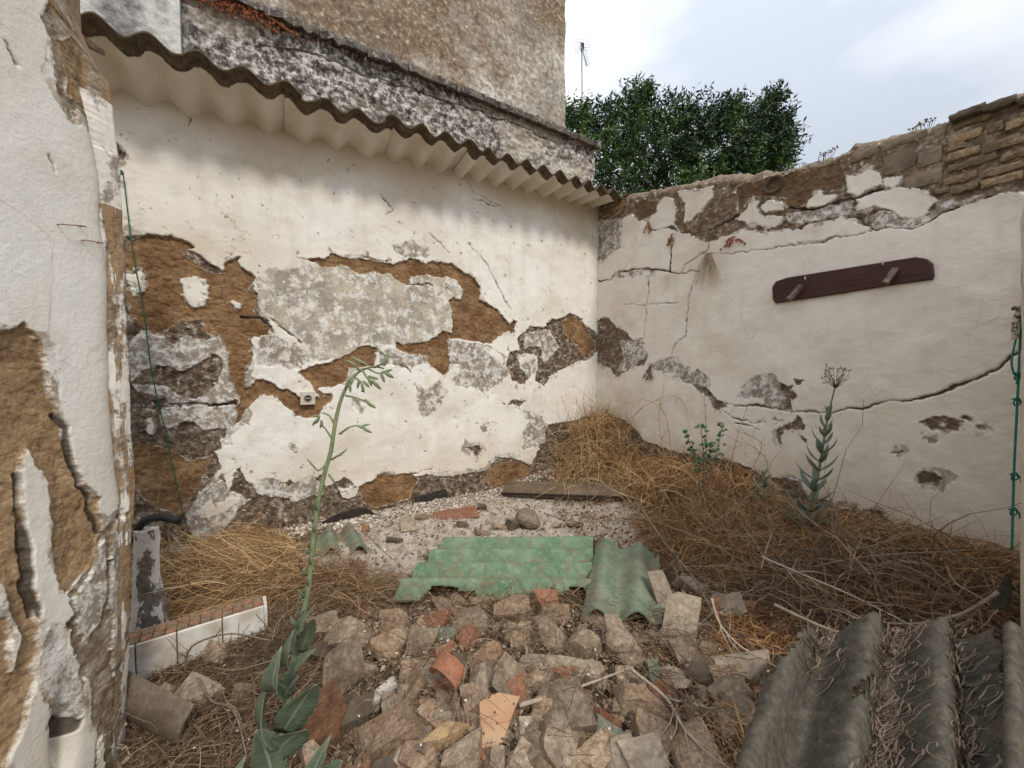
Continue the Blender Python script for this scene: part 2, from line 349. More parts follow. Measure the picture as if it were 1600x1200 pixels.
def S(z, pts):                       # zoom-frame coordinates -> photo coordinates
    x0, y0, k = z; return [(x0 + x / k, y0 + y / k) for x, y in pts]
Z1 = (0, 0, 3.0); Z2 = (400, 0, 2.6667); Z4 = (1150, 130, 3.4289); Z5 = (0, 350, 3.4289); Z6 = (400, 350, 2.909)
Z7 = (880, 300, 3.0); Z8 = (1150, 400, 2.609); Y1 = (0, 650, 2.182); Y2 = (170, 750, 4.1026); Y3 = (480, 740, 2.7586)
Y4 = (380, 920, 3.3333); Y5 = (780, 880, 3.478); Y6 = (820, 620, 3.3333); Y7 = (1130, 860, 3.404)
FULL = (0, 0, 1.0)
def mapA(z, pts): return [onA(*p) for p in S(z, pts)]
def mapB(z, pts): return [onB(*p) for p in S(z, pts)]

# ================================================================== wall A (long wall under the canopy)
PA = []
def a_(cls, z, pts): PA.append((cls, mapA(z, pts)))
a_('dark', FULL, [(180, 400), (187, 380), (205, 368), (240, 370), (262, 372), (330, 410), (352, 425), (385, 425), (395, 440), (405, 470), (415, 490), (425, 515), (390, 530), (395, 560), (385, 600), (378, 612),
    (360, 640), (352, 680), (335, 705), (345, 730), (340, 750), (372, 722), (385, 752), (415, 772), (450, 748), (470, 762), (500, 742), (512, 760), (540, 745), (560, 768), (600, 738), (648, 742), (700, 745), (758, 735), (775, 715), (800, 715), (830, 728), (842, 700), (845, 668), (870, 662), (905, 655), (945, 640), (945, 900), (170, 980), (160, 500)])
a_('brown', Z5, [(700, 95), (750, 65), (800, 75), (930, 68), (1000, 90), (1048, 130), (975, 140), (985, 180), (1050, 215), (1100, 245), (1200, 262), (1215, 210), (1250, 185), (1305, 178), (1275, 200), (1300, 235), (1350, 270), (1362, 300), (1340, 350), (1385, 370), (1395, 400), (1385, 435), (1345, 460), (1350, 490), (1450, 550), (1430, 590), (1335, 620), (1340, 660), (1360, 700), (1330, 770), (1305, 880), (1350, 860), (1400, 832), (1450, 840), (1510, 890), (1500, 930), (1390, 925), (1340, 985), (1290, 1040), (1240, 1080), (1290, 960), (1220, 800), (1210, 650), (1180, 600), (1000, 580), (900, 640), (860, 580), (780, 540), (700, 560), (660, 470), (640, 300), (640, 160)])
a_('dark', Z5, [(640, 260), (760, 230), (800, 330), (900, 380), (1000, 420), (1100, 470), (1080, 560), (1180, 640), (1220, 800), (1280, 960), (1220, 1100), (900, 1200), (640, 1200), (620, 700)])
a_('brown', Z5, [(660, 300), (850, 280), (1150, 300), (1300, 420), (1420, 560), (1250, 600), (1100, 500), (950, 520), (860, 600), (760, 540), (700, 480)])
a_('grey', Z5, [(720, 640), (770, 560), (860, 610), (940, 650), (1000, 590), (1060, 640), (1180, 600), (1215, 680), (1225, 820), (1270, 940), (1100, 975), (900, 970), (870, 930), (740, 900), (700, 800), (690, 700)])
a_('dark', Z5, [(860, 760), (1000, 780), (1150, 700), (1200, 740), (1180, 860), (1050, 940), (900, 880), (720, 860), (760, 780)])
a_('grey', Z5, [(880, 985), (1250, 975), (1280, 1010), (1230, 1100), (1100, 1110), (1040, 1060), (900, 1100), (860, 1050)])
a_('grey', FULL, [(296, 800), (312, 770), (340, 742), (358, 765), (390, 780), (375, 800), (345, 835), (310, 850), (296, 830)])
a_('white', FULL, [(318, 790), (330, 780), (345, 783), (372, 776), (374, 788), (350, 800), (330, 808), (318, 806)])
a_('white', FULL, [(345, 700), (360, 690), (385, 700), (382, 725), (372, 740), (360, 770), (350, 750), (355, 725)])
a_('white', Z5, [(668, 268), (720, 270), (752, 240), (790, 345), (745, 390), (715, 388), (700, 345), (675, 320)])
a_('white', Z5, [(975, 300), (1030, 280), (1100, 300), (1130, 370), (1105, 440), (1060, 450), (1000, 420), (965, 385), (990, 345)])
a_('white', Z5, [(1225, 410), (1250, 402), (1285, 425), (1285, 465), (1255, 460), (1240, 435)])
a_('white', Z5, [(775, 1050), (800, 1032), (840, 1080), (820, 1135), (790, 1110)])
# bottom band colours
a_('brown', FULL, [(205, 690), (260, 700), (300, 720), (330, 715), (310, 760), (280, 800), (240, 790), (210, 760)])
a_('brown', Z6, [(460, 1190), (560, 1140), (700, 1130), (740, 1155), (700, 1250), (560, 1290), (480, 1260)])
a_('grey', Z6, [(0, 1160), (60, 1148), (150, 1188), (220, 1150), (250, 1140), (300, 1180), (300, 1230), (180, 1260), (0, 1230)])
a_('white', Z3 if False else (480, 740, 2.7586), [(135, 70), (185, 52), (215, 65), (210, 95), (180, 105), (140, 95)])
a_('brown', Z6, [(1060, 1110), (1150, 1072), (1250, 1105), (1230, 1200), (1100, 1240), (1040, 1160)])
# upper middle brown arc
a_('brown', Z6, [(208, 155), (320, 165), (345, 138), (400, 155), (480, 158), (560, 172), (620, 185), (700, 158), (760, 180), (880, 185), (930, 215), (990, 245), (1015, 290), (1010, 345), (1060, 370), (1110, 410), (1150, 460), (1160, 430), (1180, 440), (1170, 490), (1130, 495), (1095, 520), (1060, 545), (1000, 535), (920, 520), (870, 520), (880, 600), (878, 660), (860, 690), (790, 650), (770, 600), (700, 590), (640, 565), (630, 540), (700, 540), (760, 545), (820, 510), (850, 490), (885, 500), (885, 400), (865, 350), (900, 320), (850, 280), (700, 285), (620, 250), (540, 220), (470, 232), (400, 190), (300, 200)])
a_('mott', Z6, [(700, 240), (800, 235), (900, 255), (945, 300), (935, 345), (905, 345), (870, 290), (780, 275), (700, 280)])
# mottled patch
a_('mott', Z6, [(0, 240), (60, 210), (150, 215), (230, 195), (300, 205), (400, 195), (470, 240), (600, 225), (640, 260), (700, 290), (850, 285), (900, 325), (865, 355), (885, 410), (882, 490), (840, 495), (770, 545), (640, 535), (560, 560), (500, 545), (440, 590), (330, 610), (260, 640), (240, 560), (180, 510), (90, 460), (20, 420), (10, 340)])
a_('grey', Z6, [(560, 600), (600, 570), (640, 580), (770, 600), (780, 640), (700, 650), (620, 640), (560, 640)])
a_('grey', Z6, [(0, 540), (60, 500), (140, 540), (220, 570), (245, 620), (200, 660), (110, 650), (0, 645)])
a_('brown', Z6, [(190, 670), (250, 655), (330, 625), (420, 600), (480, 548), (545, 560), (548, 600), (530, 650), (420, 660), (405, 720), (350, 740), (280, 750), (300, 780), (350, 765), (345, 800), (300, 830), (280, 870), (180, 878), (150, 840), (100, 800), (110, 760), (150, 755), (200, 790), (280, 790), (250, 720)])
a_('brown', Z6, [(0, 710), (40, 705), (90, 740), (110, 770), (40, 780), (0, 775)])
a_('grey', Z6, [(870, 535), (960, 540), (1050, 555), (1130, 600), (1140, 690), (1080, 730), (1030, 765), (960, 740), (890, 730), (880, 640)])
a_('white', Z6, [(1040, 560), (1075, 570), (1125, 620), (1110, 640), (1060, 600)])
a_('white', Z6, [(895, 640), (920, 645), (915, 690), (885, 680)])
a_('grey', Z6, [(720, 720), (760, 750), (840, 705), (850, 770), (800, 850), (760, 880), (735, 850), (740, 780)])
a_('dark', Z6, [(1185, 520), (1220, 495), (1240, 460), (1300, 475), (1340, 430), (1370, 440), (1420, 405), (1480, 430), (1475, 460), (1540, 490), (1560, 560), (1520, 610), (1470, 620), (1400, 660), (1340, 690), (1300, 740), (1270, 720), (1280, 600), (1185, 590), (1195, 660), (1240, 700), (1210, 730), (1160, 710), (1135, 640), (1150, 580), (1195, 575)])
a_('brown', Z6, [(1390, 450), (1430, 415), (1475, 440), (1520, 500), (1545, 560), (1500, 610), (1440, 540), (1400, 500)])
a_('grey', Z6, [(1200, 640), (1260, 620), (1270, 680), (1230, 700)])
a_('grey', Z6, [(1215, 500), (1330, 480), (1380, 560), (1300, 640), (1290, 560), (1210, 570)])
a_('grey', Z6, [(630, 100), (700, 80), (780, 110), (790, 150), (700, 155), (640, 140)])
a_('dark', Z6, [(1140, 830), (1165, 800), (1215, 803), (1195, 835), (1170, 820)])
a_('dark', Z6, [(945, 1010), (1010, 1005), (1030, 1020), (1000, 1050), (985, 1030)])
a_('grey', Z6, [(1015, 915), (1060, 905), (1050, 945), (1015, 945)])
a_('grey', Z6, [(1215, 850), (1290, 870), (1320, 920), (1310, 1000), (1220, 1020), (1205, 940), (1240, 900)])
a_('grey', Z6, [(440, 790), (490, 830), (480, 860), (430, 830)])
a_('grey', Z6, [(150, 1010), (175, 1000), (190, 1020), (165, 1035)])
a_('dark', Z1, [(520, 680), (560, 670), (590, 730), (570, 770), (525, 750)])
CA = [(0.006, mapA(Z6, [(620, 640), (690, 645), (700, 670)])), (0.005, mapA(Z6, [(480, 140), (520, 160), (600, 170)])),
      (0.005, mapA(Z6, [(700, 1130), (800, 1112)])), (0.0035, mapA(Z6, [(960, 90), (1050, 190), (1100, 300), (1150, 390)])),
      (0.006, mapA(Z5, [(900, 965), (1260, 968)])), (0.004, mapA(Z5, [(1450, 510), (1560, 590), (1620, 640)])),
      (0.003, mapA(Z2, [(520, 810), (560, 870), (540, 900)])), (0.003, mapA(Z2, [(720, 980), (800, 1060)])),
      (0.003, mapA(Z2, [(900, 830), (1030, 870), (900, 800), (860, 720)])), (0.008, mapA(Z5, [(1290, 500), (1400, 510), (1450, 548)]))]
uA = np.linspace(-0.02, 3.9, 690); zA = np.linspace(-0.12, 2.56, 480)
UU, ZZ = np.meshgrid(uA, zA, indexing='ij')
F, C, dis = fields(UU, ZZ, PA, CA, 11, chip=0.69)
u_, z_ = UU.ravel(), ZZ.ravel()
dis = dis + 0.004
front = CP[None] + A[None] * u_[:, None] + B[None] * dis[:, None]
me = npmesh('long_wall', np.c_[front, z_], gridfaces(len(uA), len(zA)))
for c in CL: attr(me, c, F[c])
attr(me, 'crack', C)
st = sst(z_ + (fbm(u_ * 3, z_ * 3, 3) - .5) * 0.6, 2.12, 2.42) * 0.75 + sst(fbm(u_ * 4, z_ * 6, 8, 4), 0.55, 0.75) * 0.3  # beige band below the canopy: mostly its shade put into the colour, plus dirt
e1 = onA(330, 390); st += 0.55 * np.exp(-(((u_ - e1[0]) / 0.55) ** 2 + ((z_ - e1[1]) / 0.12) ** 2))
e1 = onA(860, 310); st += 0.5 * np.exp(-(((u_ - e1[0]) / 0.5) ** 2 + ((z_ - e1[1]) / 0.12) ** 2)) * (0.4 + fbm(u_ * 20, z_ * 20, 4))
st += 0.5 * sst(0.75 - z_ + (fbm(u_ * 5, z_ * 5, 13) - .5) * .5, 0.2, 0.6)
attr(me, 'stain_shade', np.clip(st, 0, 1)); attr(me, 'soot', u_ * 0)
wallA = empty('long_wall', ptA(1.9, 0))
def child_world(o, parent):
    o.parent = parent; o.matrix_parent_inverse = Matrix.Translation(-parent.location); return o
wa = child_world(link('plaster_face', me, M['wallA']), wallA)
tag(wallA, 'long white wall with brown adobe showing through peeling plaster, under the corrugated canopy', 'wall')
mb = MB(); c = ptA(1.9, 1.2, -0.14); Mw = Matrix(((A[0], B[0], 0), (A[1], B[1], 0), (0, 0, 1)))
mb.box(c, (4.3, 0.24, 2.68), Mw); child_world(mb.build('wall_core', M['blockstone'], smooth=False), wallA)

# ================================================================== wall B (right wall)
topB_px = [(925, 322), (940, 320), (958, 312), (985, 308), (1000, 306), (1030, 297), (1060, 294), (1100, 284), (1130, 279), (1165, 281), (1200, 272), (1245, 265), (1290, 252), (1328, 238), (1335, 231), (1400, 216), (1440, 205), (1478, 192), (1486, 180), (1520, 170), (1560, 160), (1600, 151), (1680, 135)]
tb = np.array([onB(*p) for p in topB_px])
SBE = onB(1700, 500)[0]
PB = []
def b_(cls, z, pts): PB.append((cls, mapB(z, pts)))
# top band of bare earth / mortar
b_('dark', FULL, [(900, 250), (1000, 200), (1300, 180), (1600, 60), (1750, 0), (1750, 420), (1600, 310), (1590, 300), (1520, 318), (1470, 325), (1440, 345), (1380, 358), (1350, 352), (1320, 340), (1290, 348), (1240, 358), (1200, 362), (1160, 358), (1128, 372), (1105, 380), (1085, 368), (1060, 362), (1055, 350), (1058, 330), (1050, 308), (1040, 305), (1020, 335), (1000, 345), (990, 335), (975, 340), (970, 360), (965, 388), (945, 405), (925, 410), (920, 320)])
b_('grey', Z7, [(165, 130), (280, 120), (275, 260), (210, 300), (170, 320)])
b_('brown', Z7, [(330, 40), (450, 40), (440, 100), (390, 125), (340, 110)])
b_('white', Z7, [(395, 125), (440, 100), (460, 45), (480, 25), (520, 50), (530, 100), (520, 160), (440, 180), (410, 170)])
b_('white', Z7, [(535, 10), (600, -10), (710, -20), (700, 30), (650, 100), (600, 145), (570, 150), (575, 60)])
b_('white', Z7, [(815, 125), (850, 100), (905, 30), (930, 50), (930, 100), (960, 110), (1030, 120), (1030, 150), (980, 175), (920, 165), (860, 165), (850, 140)])
b_('white', Z7, [(940, 60), (980, 35), (1045, 60), (1040, 90), (990, 100), (950, 90)])
b_('white', Z7, [(1150, 60), (1190, 0), (1230, 10), (1300, 20), (1260, 50), (1200, 80)])
b_('white', Z4, [(580, 500), (660, 480), (740, 440), (775, 470), (785, 540), (730, 580), (660, 605), (600, 590)])
b_('white', Z4, [(790, 520), (820, 500), (890, 490), (895, 530), (860, 560), (790, 565)])
b_('white', Z4, [(650, 620), (760, 590), (860, 560), (960, 560), (1040, 580), (1080, 620), (1070, 650), (1000, 720), (900, 740), (860, 700), (840, 680), (740, 680), (700, 700), (645, 700), (660, 650)])
b_('white', Z4, [(400, 640), (430, 585), (470, 610), (520, 600), (510, 640), (460, 655), (440, 640), (410, 670), (385, 665)])
b_('grey', Z4, [(270, 700), (420, 675), (640, 630), (640, 700), (620, 720), (500, 730), (400, 750), (300, 755), (260, 740)])
b_('grey', Z4, [(700, 720), (760, 690), (850, 685), (870, 730), (1000, 715), (1100, 675), (1180, 680), (1020, 740), (980, 765), (860, 785), (740, 780), (700, 750)])
b_('grey', Z4, [(1080, 620), (1180, 640), (1300, 610), (1350, 600), (1230, 650), (1150, 690), (1085, 670)])
b_('brown', Z4, [(0, 560), (120, 530), (300, 480), (560, 420), (580, 520), (560, 570), (420, 580), (380, 650), (280, 670), (250, 620), (150, 600), (80, 620), (20, 690)])
# crack gap patches
b_('grey', Z7, [(225, 400), (270, 365), (400, 360), (460, 375), (410, 405), (370, 395), (240, 405)])
b_('white', Z7, [(250, 385), (300, 372), (320, 378), (290, 395)])
b_('white', Z7, [(375, 372), (410, 375), (415, 400), (385, 405)])
# mid patch by the corner
b_('dark', Z7, [(150, 620), (190, 590), (215, 590), (260, 640), (300, 660), (330, 690), (375, 690), (385, 740), (405, 770), (385, 810), (320, 820), (290, 850), (260, 870), (220, 830), (150, 790)])
b_('grey', Z7, [(270, 700), (380, 690), (400, 770), (310, 840), (250, 850), (290, 780)])
b_('grey', Z7, [(410, 800), (460, 790), (540, 775), (580, 820), (650, 850), (690, 880), (700, 920), (680, 940), (620, 900), (560, 880), (500, 850), (430, 830)])
b_('dark', Z7, [(600, 890), (680, 920), (720, 960), (755, 985), (770, 1000), (745, 1015), (750, 1040), (715, 1015), (700, 975), (650, 930)])
b_('grey', Z7, [(830, 960), (840, 920), (870, 880), (920, 865), (1005, 855), (1010, 890), (1050, 910), (1085, 900), (1060, 930), (1100, 950), (1080, 980), (1090, 1020), (1060, 1028), (960, 1000), (950, 965), (880, 970)])
b_('dark', Z7, [(1010, 890), (1050, 910), (1085, 905), (1065, 930), (1100, 950), (1075, 975), (1085, 1020), (1050, 1020), (1040, 950)])
b_('dark', Z7, [(1060, 1090), (1105, 1040), (1130, 1080), (1140, 1110), (1080, 1115), (1040, 1130), (1025, 1190), (1005, 1140), (1010, 1125)])
b_('dark', Z7, [(1115, 1135), (1150, 1155), (1150, 1175), (1120, 1160)])
b_('dark', Z7, [(1098, 870), (1130, 885), (1120, 905), (1100, 890)])
b_('dark', Z8, [(755, 680), (850, 650), (920, 665), (905, 710), (860, 710), (790, 695)])
b_('dark', Z8, [(975, 695), (1020, 688), (1028, 700), (985, 712)])
b_('dark', Z8, [(915, 652), (960, 660), (955, 672), (925, 665)])
b_('grey', Z8, [(780, 735), (825, 728), (820, 755), (795, 755)])
b_('dark', Z8, [(742, 905), (760, 882), (810, 878), (845, 905), (840, 930), (800, 942), (755, 930)])
b_('dark', Z8, [(672, 790), (690, 786), (684, 804), (676, 804)])
for (x, y) in ((940, 1073), (1005, 1068)):
    b_('grey', Z7, [(x - 20, y), (x, y - 8), (x + 22, y - 4), (x + 20, y + 8), (x - 15, y + 7)])
# foot of the wall
b_('dark', FULL, [(925, 660), (950, 645), (985, 660), (1010, 690), (1040, 700), (1090, 715), (1150, 720), (1200, 748), (1250, 752), (1262, 775), (1300, 785), (1335, 785), (1345, 800), (1375, 798), (1390, 815), (1420, 830), (1440, 822), (1470, 830), (1500, 850), (1560, 862), (1700, 880), (1700, 1100), (925, 900)])
b_('grey', Z8, [(380, 1010), (440, 990), (490, 1010), (480, 1030), (400, 1035)])
CB = [(0.007, mapB(Z7, [(175, 415), (225, 415), (250, 385), (310, 365), (400, 360), (460, 370), (510, 372), (555, 385), (600, 372), (650, 370)])),
      (0.005, mapB(Z7, [(410, 175), (450, 180), (510, 165), (535, 185), (515, 250), (510, 375)])),
      (0.006, mapB(Z7, [(560, 380), (580, 345), (630, 310), (680, 280), (690, 235)])),
      (0.0032, mapB(Z7, [(680, 295), (800, 290), (1000, 262), (1260, 228)])), (0.0032, mapB(Z4, [(330, 860), (590, 825), (740, 790)])),
      (0.006, mapB(Z7, [(500, 165), (540, 190), (630, 195), (700, 175), (760, 140), (830, 100)])), (0.006, mapB(Z4, [(290, 660), (430, 680), (560, 630), (650, 605), (780, 570)])),
      (0.0045, mapB(Z7, [(770, 990), (860, 1000), (960, 1005), (1060, 1028), (1200, 1025)])),
      (0.0045, mapB(Z7, [(755, 1020), (800, 1055), (890, 1080), (930, 1080)])),
      (0.0045, mapB(Z8, [(0, 608), (120, 615), (230, 632), (350, 636), (450, 632)])),
      (0.0075, mapB(Z8, [(450, 630), (520, 618), (620, 592), (720, 592), (800, 568), (900, 535), (1000, 498), (1060, 465), (1120, 425), (1160, 390)])),
      (0.003, mapB(Z7, [(410, 410), (400, 530), (380, 690)])), (0.0032, mapB(Z7, [(610, 440), (590, 540), (585, 670), (530, 720), (510, 770)])),
      (0.003, mapB(Z7, [(290, 530), (400, 530), (550, 520)])), (0.004, mapB(Z4, [(640, 720), (700, 760), (740, 790)])),
      (0.004, mapB(Z8, [(0, 680), (70, 690), (100, 710)])), (0.004, mapB(Z8, [(640, 800), (670, 798)])),
      (0.006, mapB(Z4, [(700, 720), (740, 780), (860, 790), (980, 770), (1100, 710), (1220, 660)]))]
sB = np.linspace(-0.01, SBE, 480); rows = 440
ztop = np.interp(sB, tb[:, 0], tb[:, 1]) + (fbm(sB * 18, sB * 0, 71, 4) - .5) * 0.03
Q = np.linspace(0, 1, rows)
SS = np.repeat(sB[:, None], rows, 1); ZZ = -0.12 + (ztop[:, None] + 0.12) * Q[None, :]
F, C, dis = fields(SS, ZZ, PB, CB, 29, autochip=0.25)
s_, z_ = SS.ravel(), ZZ.ravel()
capf = np.clip((Q[None, :] - 0.988) / 0.012, 0, 1).repeat(len(sB), 0).ravel()
dis = dis - 0.012 * capf ** 2 + 0.004
p2 = CP[None] + B[None] * s_[:, None] + A[None] * dis[:, None]
me = npmesh('right_wall', np.c_[p2, z_], gridfaces(len(sB), rows)[:, ::-1])
for c in CL: attr(me, c, F[c])
attr(me, 'crack', C)
st = 0.35 * sst(fbm(s_ * 3, z_ * 5, 18, 4), 0.5, 0.75) + 0.4 * sst(0.8 - z_ + (fbm(s_ * 5, z_ * 5, 13) - .5) * .4, 0.1, 0.6)
for (x, y, ru, rz, k) in ((1110, 420, 0.10, 0.16, 0.7), (1045, 440, 0.05, 0.05, 0.6), (980, 620, 0.2, 0.1, 0.5), (1120, 540, 0.12, 0.12, .25), (1000, 740, .4, .1, .3)):
    e1 = onB(x, y); st = st + k * np.exp(-(((s_ - e1[0]) / ru) ** 2 + ((z_ - e1[1]) / rz) ** 2))
attr(me, 'stain_shade', np.clip(st, 0, 1)); attr(me, 'soot', s_ * 0)
wallB = empty('right_wall', ptB(1.2, 0))
child_world(link('plaster_face', me, M['wallB']), wallB)
tag(wallB, 'cream plastered right wall with long cracks, broken sloping top and bare bricks', 'wall')
# top surface and back of the wall
nt = 14; T = 0.30
tv = np.zeros((len(sB), nt + 3, 3))
for j in range(nt + 1):
    off = -0.012 - (T - 0.012) * j / nt + 0.006
    p = CP[None] + B[None] * sB[:, None] + A[None] * (off + 0.01)
    zz = ztop + 0.045 * math.sin(math.pi * j / nt) ** 0.7 * (0.3 + 1.2 * vnoise(sB * 7, sB * 0 + j * 0.3, 91)) + (fbm(sB * 30, sB * 0 + j * .5, 92, 3) - .5) * 0.03 * (1 if j else 0)
    if j == 0: p = CP[None] + B[None] * sB[:, None] + A[None] * (dis.reshape(len(sB), rows)[:, -1])[:, None]; zz = ztop
    tv[:, j, :2] = p; tv[:, j, 2] = zz
tv[:, nt + 1] = tv[:, nt]; tv[:, nt + 1, 2] = 1.0; tv[:, nt + 2] = tv[:, nt]; tv[:, nt + 2, 2] = -0.1
me = npmesh('wall_top', tv.reshape(-1, 3), gridfaces(len(sB), nt + 3)[:, ::-1])
child_world(link('wall_top', me, M['blockstone']), wallB)
# bricks laid bare at the upper right
def wallbrick(name, z, cx, cy, w, h, mat, prot=0.016, seed=0, rot=0.0):
    (x, y), = S(z, [(cx, cy)]); (x2, y2), = S(z, [(cx + w / 2, cy)]); (x3, y3), = S(z, [(cx - w / 2, cy)]); (x4, y4), = S(z, [(cx, cy - h / 2)]); (x5, y5), = S(z, [(cx, cy + h / 2)])
    s0, zc = onB(x, y); L = abs(onB(x2, y)[0] - onB(x3, y)[0]); H = abs(onB(x, y4)[1] - onB(x, y5)[1])
    rr = random.Random(seed); nx, ny = 6, 3; vs = []; rows_ = []
    g = []
    for (dep) in (-0.03, prot):
        for i in range(nx + 1):
            for j in range(ny + 1):
                fx = i / nx - .5; fy = j / ny - .5; edge = (i in (0, nx)) + (j in (0, ny))
                jit = 0.0035
                a = fx * L * (0.96 - 0.02 * edge) + rr.uniform(-jit, jit); b = fy * H * (0.88 - 0.04 * edge) + rr.uniform(-jit, jit)
                d = dep - (0.004 * edge if dep > 0 else 0) + rr.uniform(-jit, jit) * 0.6
                ca, sa = math.cos(rot), math.sin(rot)
                vs.append(ptB(s0 + a * ca - b * sa, zc + a * sa + b * ca, d))
    m = (nx + 1) * (ny + 1); fs = []
    for i in range(nx):
        for j in range(ny):
            q = i * (ny + 1) + j + m; fs.append((q, q + ny + 1, q + ny + 2, q + 1))
    ring = [i * (ny + 1) for i in range(nx + 1)] + [nx * (ny + 1) + j for j in range(1, ny + 1)] + [i * (ny + 1) + ny for i in range(nx - 1, -1, -1)] + [j for j in range(ny - 1, 0, -1)]
    for k in range(len(ring)):
        a_i, b_i = ring[k], ring[(k + 1) % len(ring)]; fs.append((a_i, b_i, b_i + m, a_i + m))
    b = MB(); b.add(vs, fs); o = b.build(name, mat, smooth=False); child_world(o, wallB); return o
bk = [(1228, 292, 196, 50, .03), (1220, 383, 185, 50, .03), (1268, 430, 272, 48, .03), (1430, 328, 205, 60, .03), (1490, 386, 150, 48, .03), (1205, 515, 190, 50, .03), (1225, 566, 150, 46, .03),
      (1105, 580, 80, 36, 0), (1425, 468, 235, 48, .03), (1425, 522, 240, 50, .03), (1520, 215, 150, 52, .03), (1270, 212, 210, 34, .02), (1180, 345, 110, 38, .0), (1390, 240, 95, 60, .0), (1390, 410, 0, 0, 0), (1335, 330, 0, 0, 0), (1560, 300, 100, 50, .03), (1620, 450, 130, 50, .03), (1590, 160, 120, 40, 0.02)]
for i, (x, y, w, h, r) in enumerate(bk):
    if w: wallbrick('brick', Z4, x, y, w, h, M['brickwall'], 0.024, i, 0)
for i, (x, y, w, h) in enumerate([(875, 420, 185, 125), (1040, 395, 140, 105), (1005, 515, 215, 95), (690, 380, 150, 60), (900, 310, 260, 50), (1090, 255, 80, 70)]):
    wallbrick('stone', Z4, x, y, w, h, M['blockstone'], 0.016, 40 + i, 0)
for i, (x, y, w, h) in enumerate([(1250, 150, 200, 40), (1420, 105, 190, 45), (1600, 70, 170, 45)]):
    wallbrick('coping_slab', Z4, x, y + 22, w, h, M['rub_k'], 0.05, 60 + i, 0)
# broken clay pipe mouth near the top
mb = MB(); s0, z0 = onB(1211, 289); pth = [ptB(s0, z0, 0.03), ptB(s0, z0, -0.06)]
ring = []
for k in range(14):
    an = 2 * math.pi * k / 14
    for rr_, of in ((0.05, 0.024), (0.036, 0.026), (0.034, -0.05)): ring.append(ptB(s0 + rr_ * 1.15 * math.cos(an), z0 + rr_ * math.sin(an), of))
fs = []
for k in range(14):
    a0, b0 = k * 3, ((k + 1) % 14) * 3
    fs += [(a0, b0, b0 + 1, a0 + 1), (a0 + 1, b0 + 1, b0 + 2, a0 + 2)]
fs.append(tuple(k * 3 + 2 for k in range(14)))
mb.add(ring, fs); child_world(mb.build('pipe_mouth', M['rub_k']), wallB)

# ================================================================== left wall C (near, at the left)
Cc = np.array([0.10, -0.995]); Cn = np.array([0.995, 0.10]); C0 = np.array([-0.986, 0.93])
def onC(px, py):
    p = hit(px, py, C0, Cn); return (float(np.dot(p[:2] - C0, Cc)), float(p[2]))
def mapC(z, pts): return [onC(*p) for p in S(z, pts)]
edge = np.array([onC(*p) for p in [(40, -120), (75, 0), (95, 25), (120, 60), (137, 90), (140, 150), (150, 250), (158, 330), (166, 400), (168, 500), (170, 600), (178, 700), (186, 800), (188, 900), (187, 1000), (183, 1100), (180, 1200), (178, 1300)]])
edge = edge[np.argsort(edge[:, 1])]
PC = []
def c_(cls, z, pts): PC.append((cls, mapC(z, pts)))
c_('dark', FULL, [(70, -80), (75, 0), (60, 30), (75, 60), (80, 110), (95, 175), (110, 195), (118, 170), (130, 180), (140, 220), (150, 230), (200, 230), (200, -80)])
c_('brown', FULL, [(88, 60), (100, 110), (105, 150), (125, 160), (140, 180), (190, 190), (190, 60)])
c_('brown', Z5, [(-400, 560), (-60, 560), (0, 585), (50, 545), (95, 522), (150, 580), (190, 640), (225, 720), (245, 850), (280, 960), (310, 1080), (350, 1170), (380, 1260), (410, 1380), (480, 1440), (520, 1530), (500, 1620), (450, 1750), (440, 1900), (300, 2000), (-400, 2000)])
c_('brown', Y1, [(-200, 200), (30, 120), (60, 0), (190, 10), (240, 160), (260, 240), (300, 270), (325, 280), (335, 400), (310, 500), (270, 560), (220, 610), (190, 580), (170, 450), (165, 360), (160, 300), (165, 250), (140, 180), (100, 160), (70, 105), (60, 200), (60, 300), (80, 420), (100, 560), (130, 690), (200, 700), (215, 830), (200, 950), (165, 1000), (120, 900), (0, 1250), (-200, 1250)])
c_('dark', Y1, [(215, 620), (300, 520), (335, 400), (400, 330), (430, 400), (430, 1250), (300, 1250), (320, 1150), (310, 1060), (300, 900), (280, 960), (265, 860), (215, 700)])
c_('grey', Y1, [(300, 560), (320, 460), (350, 420), (360, 600), (340, 700), (290, 760), (250, 700), (250, 620)])
c_('grey', Y1, [(375, 400), (410, 340), (420, 600), (410, 850), (385, 900), (380, 700)])
c_('white', Y1, [(60, 200), (62, 140), (85, 105), (120, 170), (140, 190), (160, 250), (165, 360), (175, 500), (190, 590), (230, 620), (240, 690), (215, 710), (210, 820), (200, 940), (165, 1000), (130, 930), (115, 860), (125, 700), (100, 560), (75, 380)])
c_('white', Y1, [(-60, 560), (0, 570), (25, 640), (40, 720), (60, 780), (45, 870), (30, 850), (25, 760), (0, 700), (-60, 690)])
c_('white', Y1, [(285, 890), (300, 900), (305, 1000), (325, 1100), (310, 1250), (255, 1250), (270, 1120), (275, 1020)])
c_('white', Y1, [(330, 1110), (345, 1090), (350, 1250), (325, 1250)])
c_('grey', Y1, [(130, 700), (215, 710), (225, 830), (280, 960), (270, 1030), (225, 1020), (190, 960), (150, 960), (120, 860)])
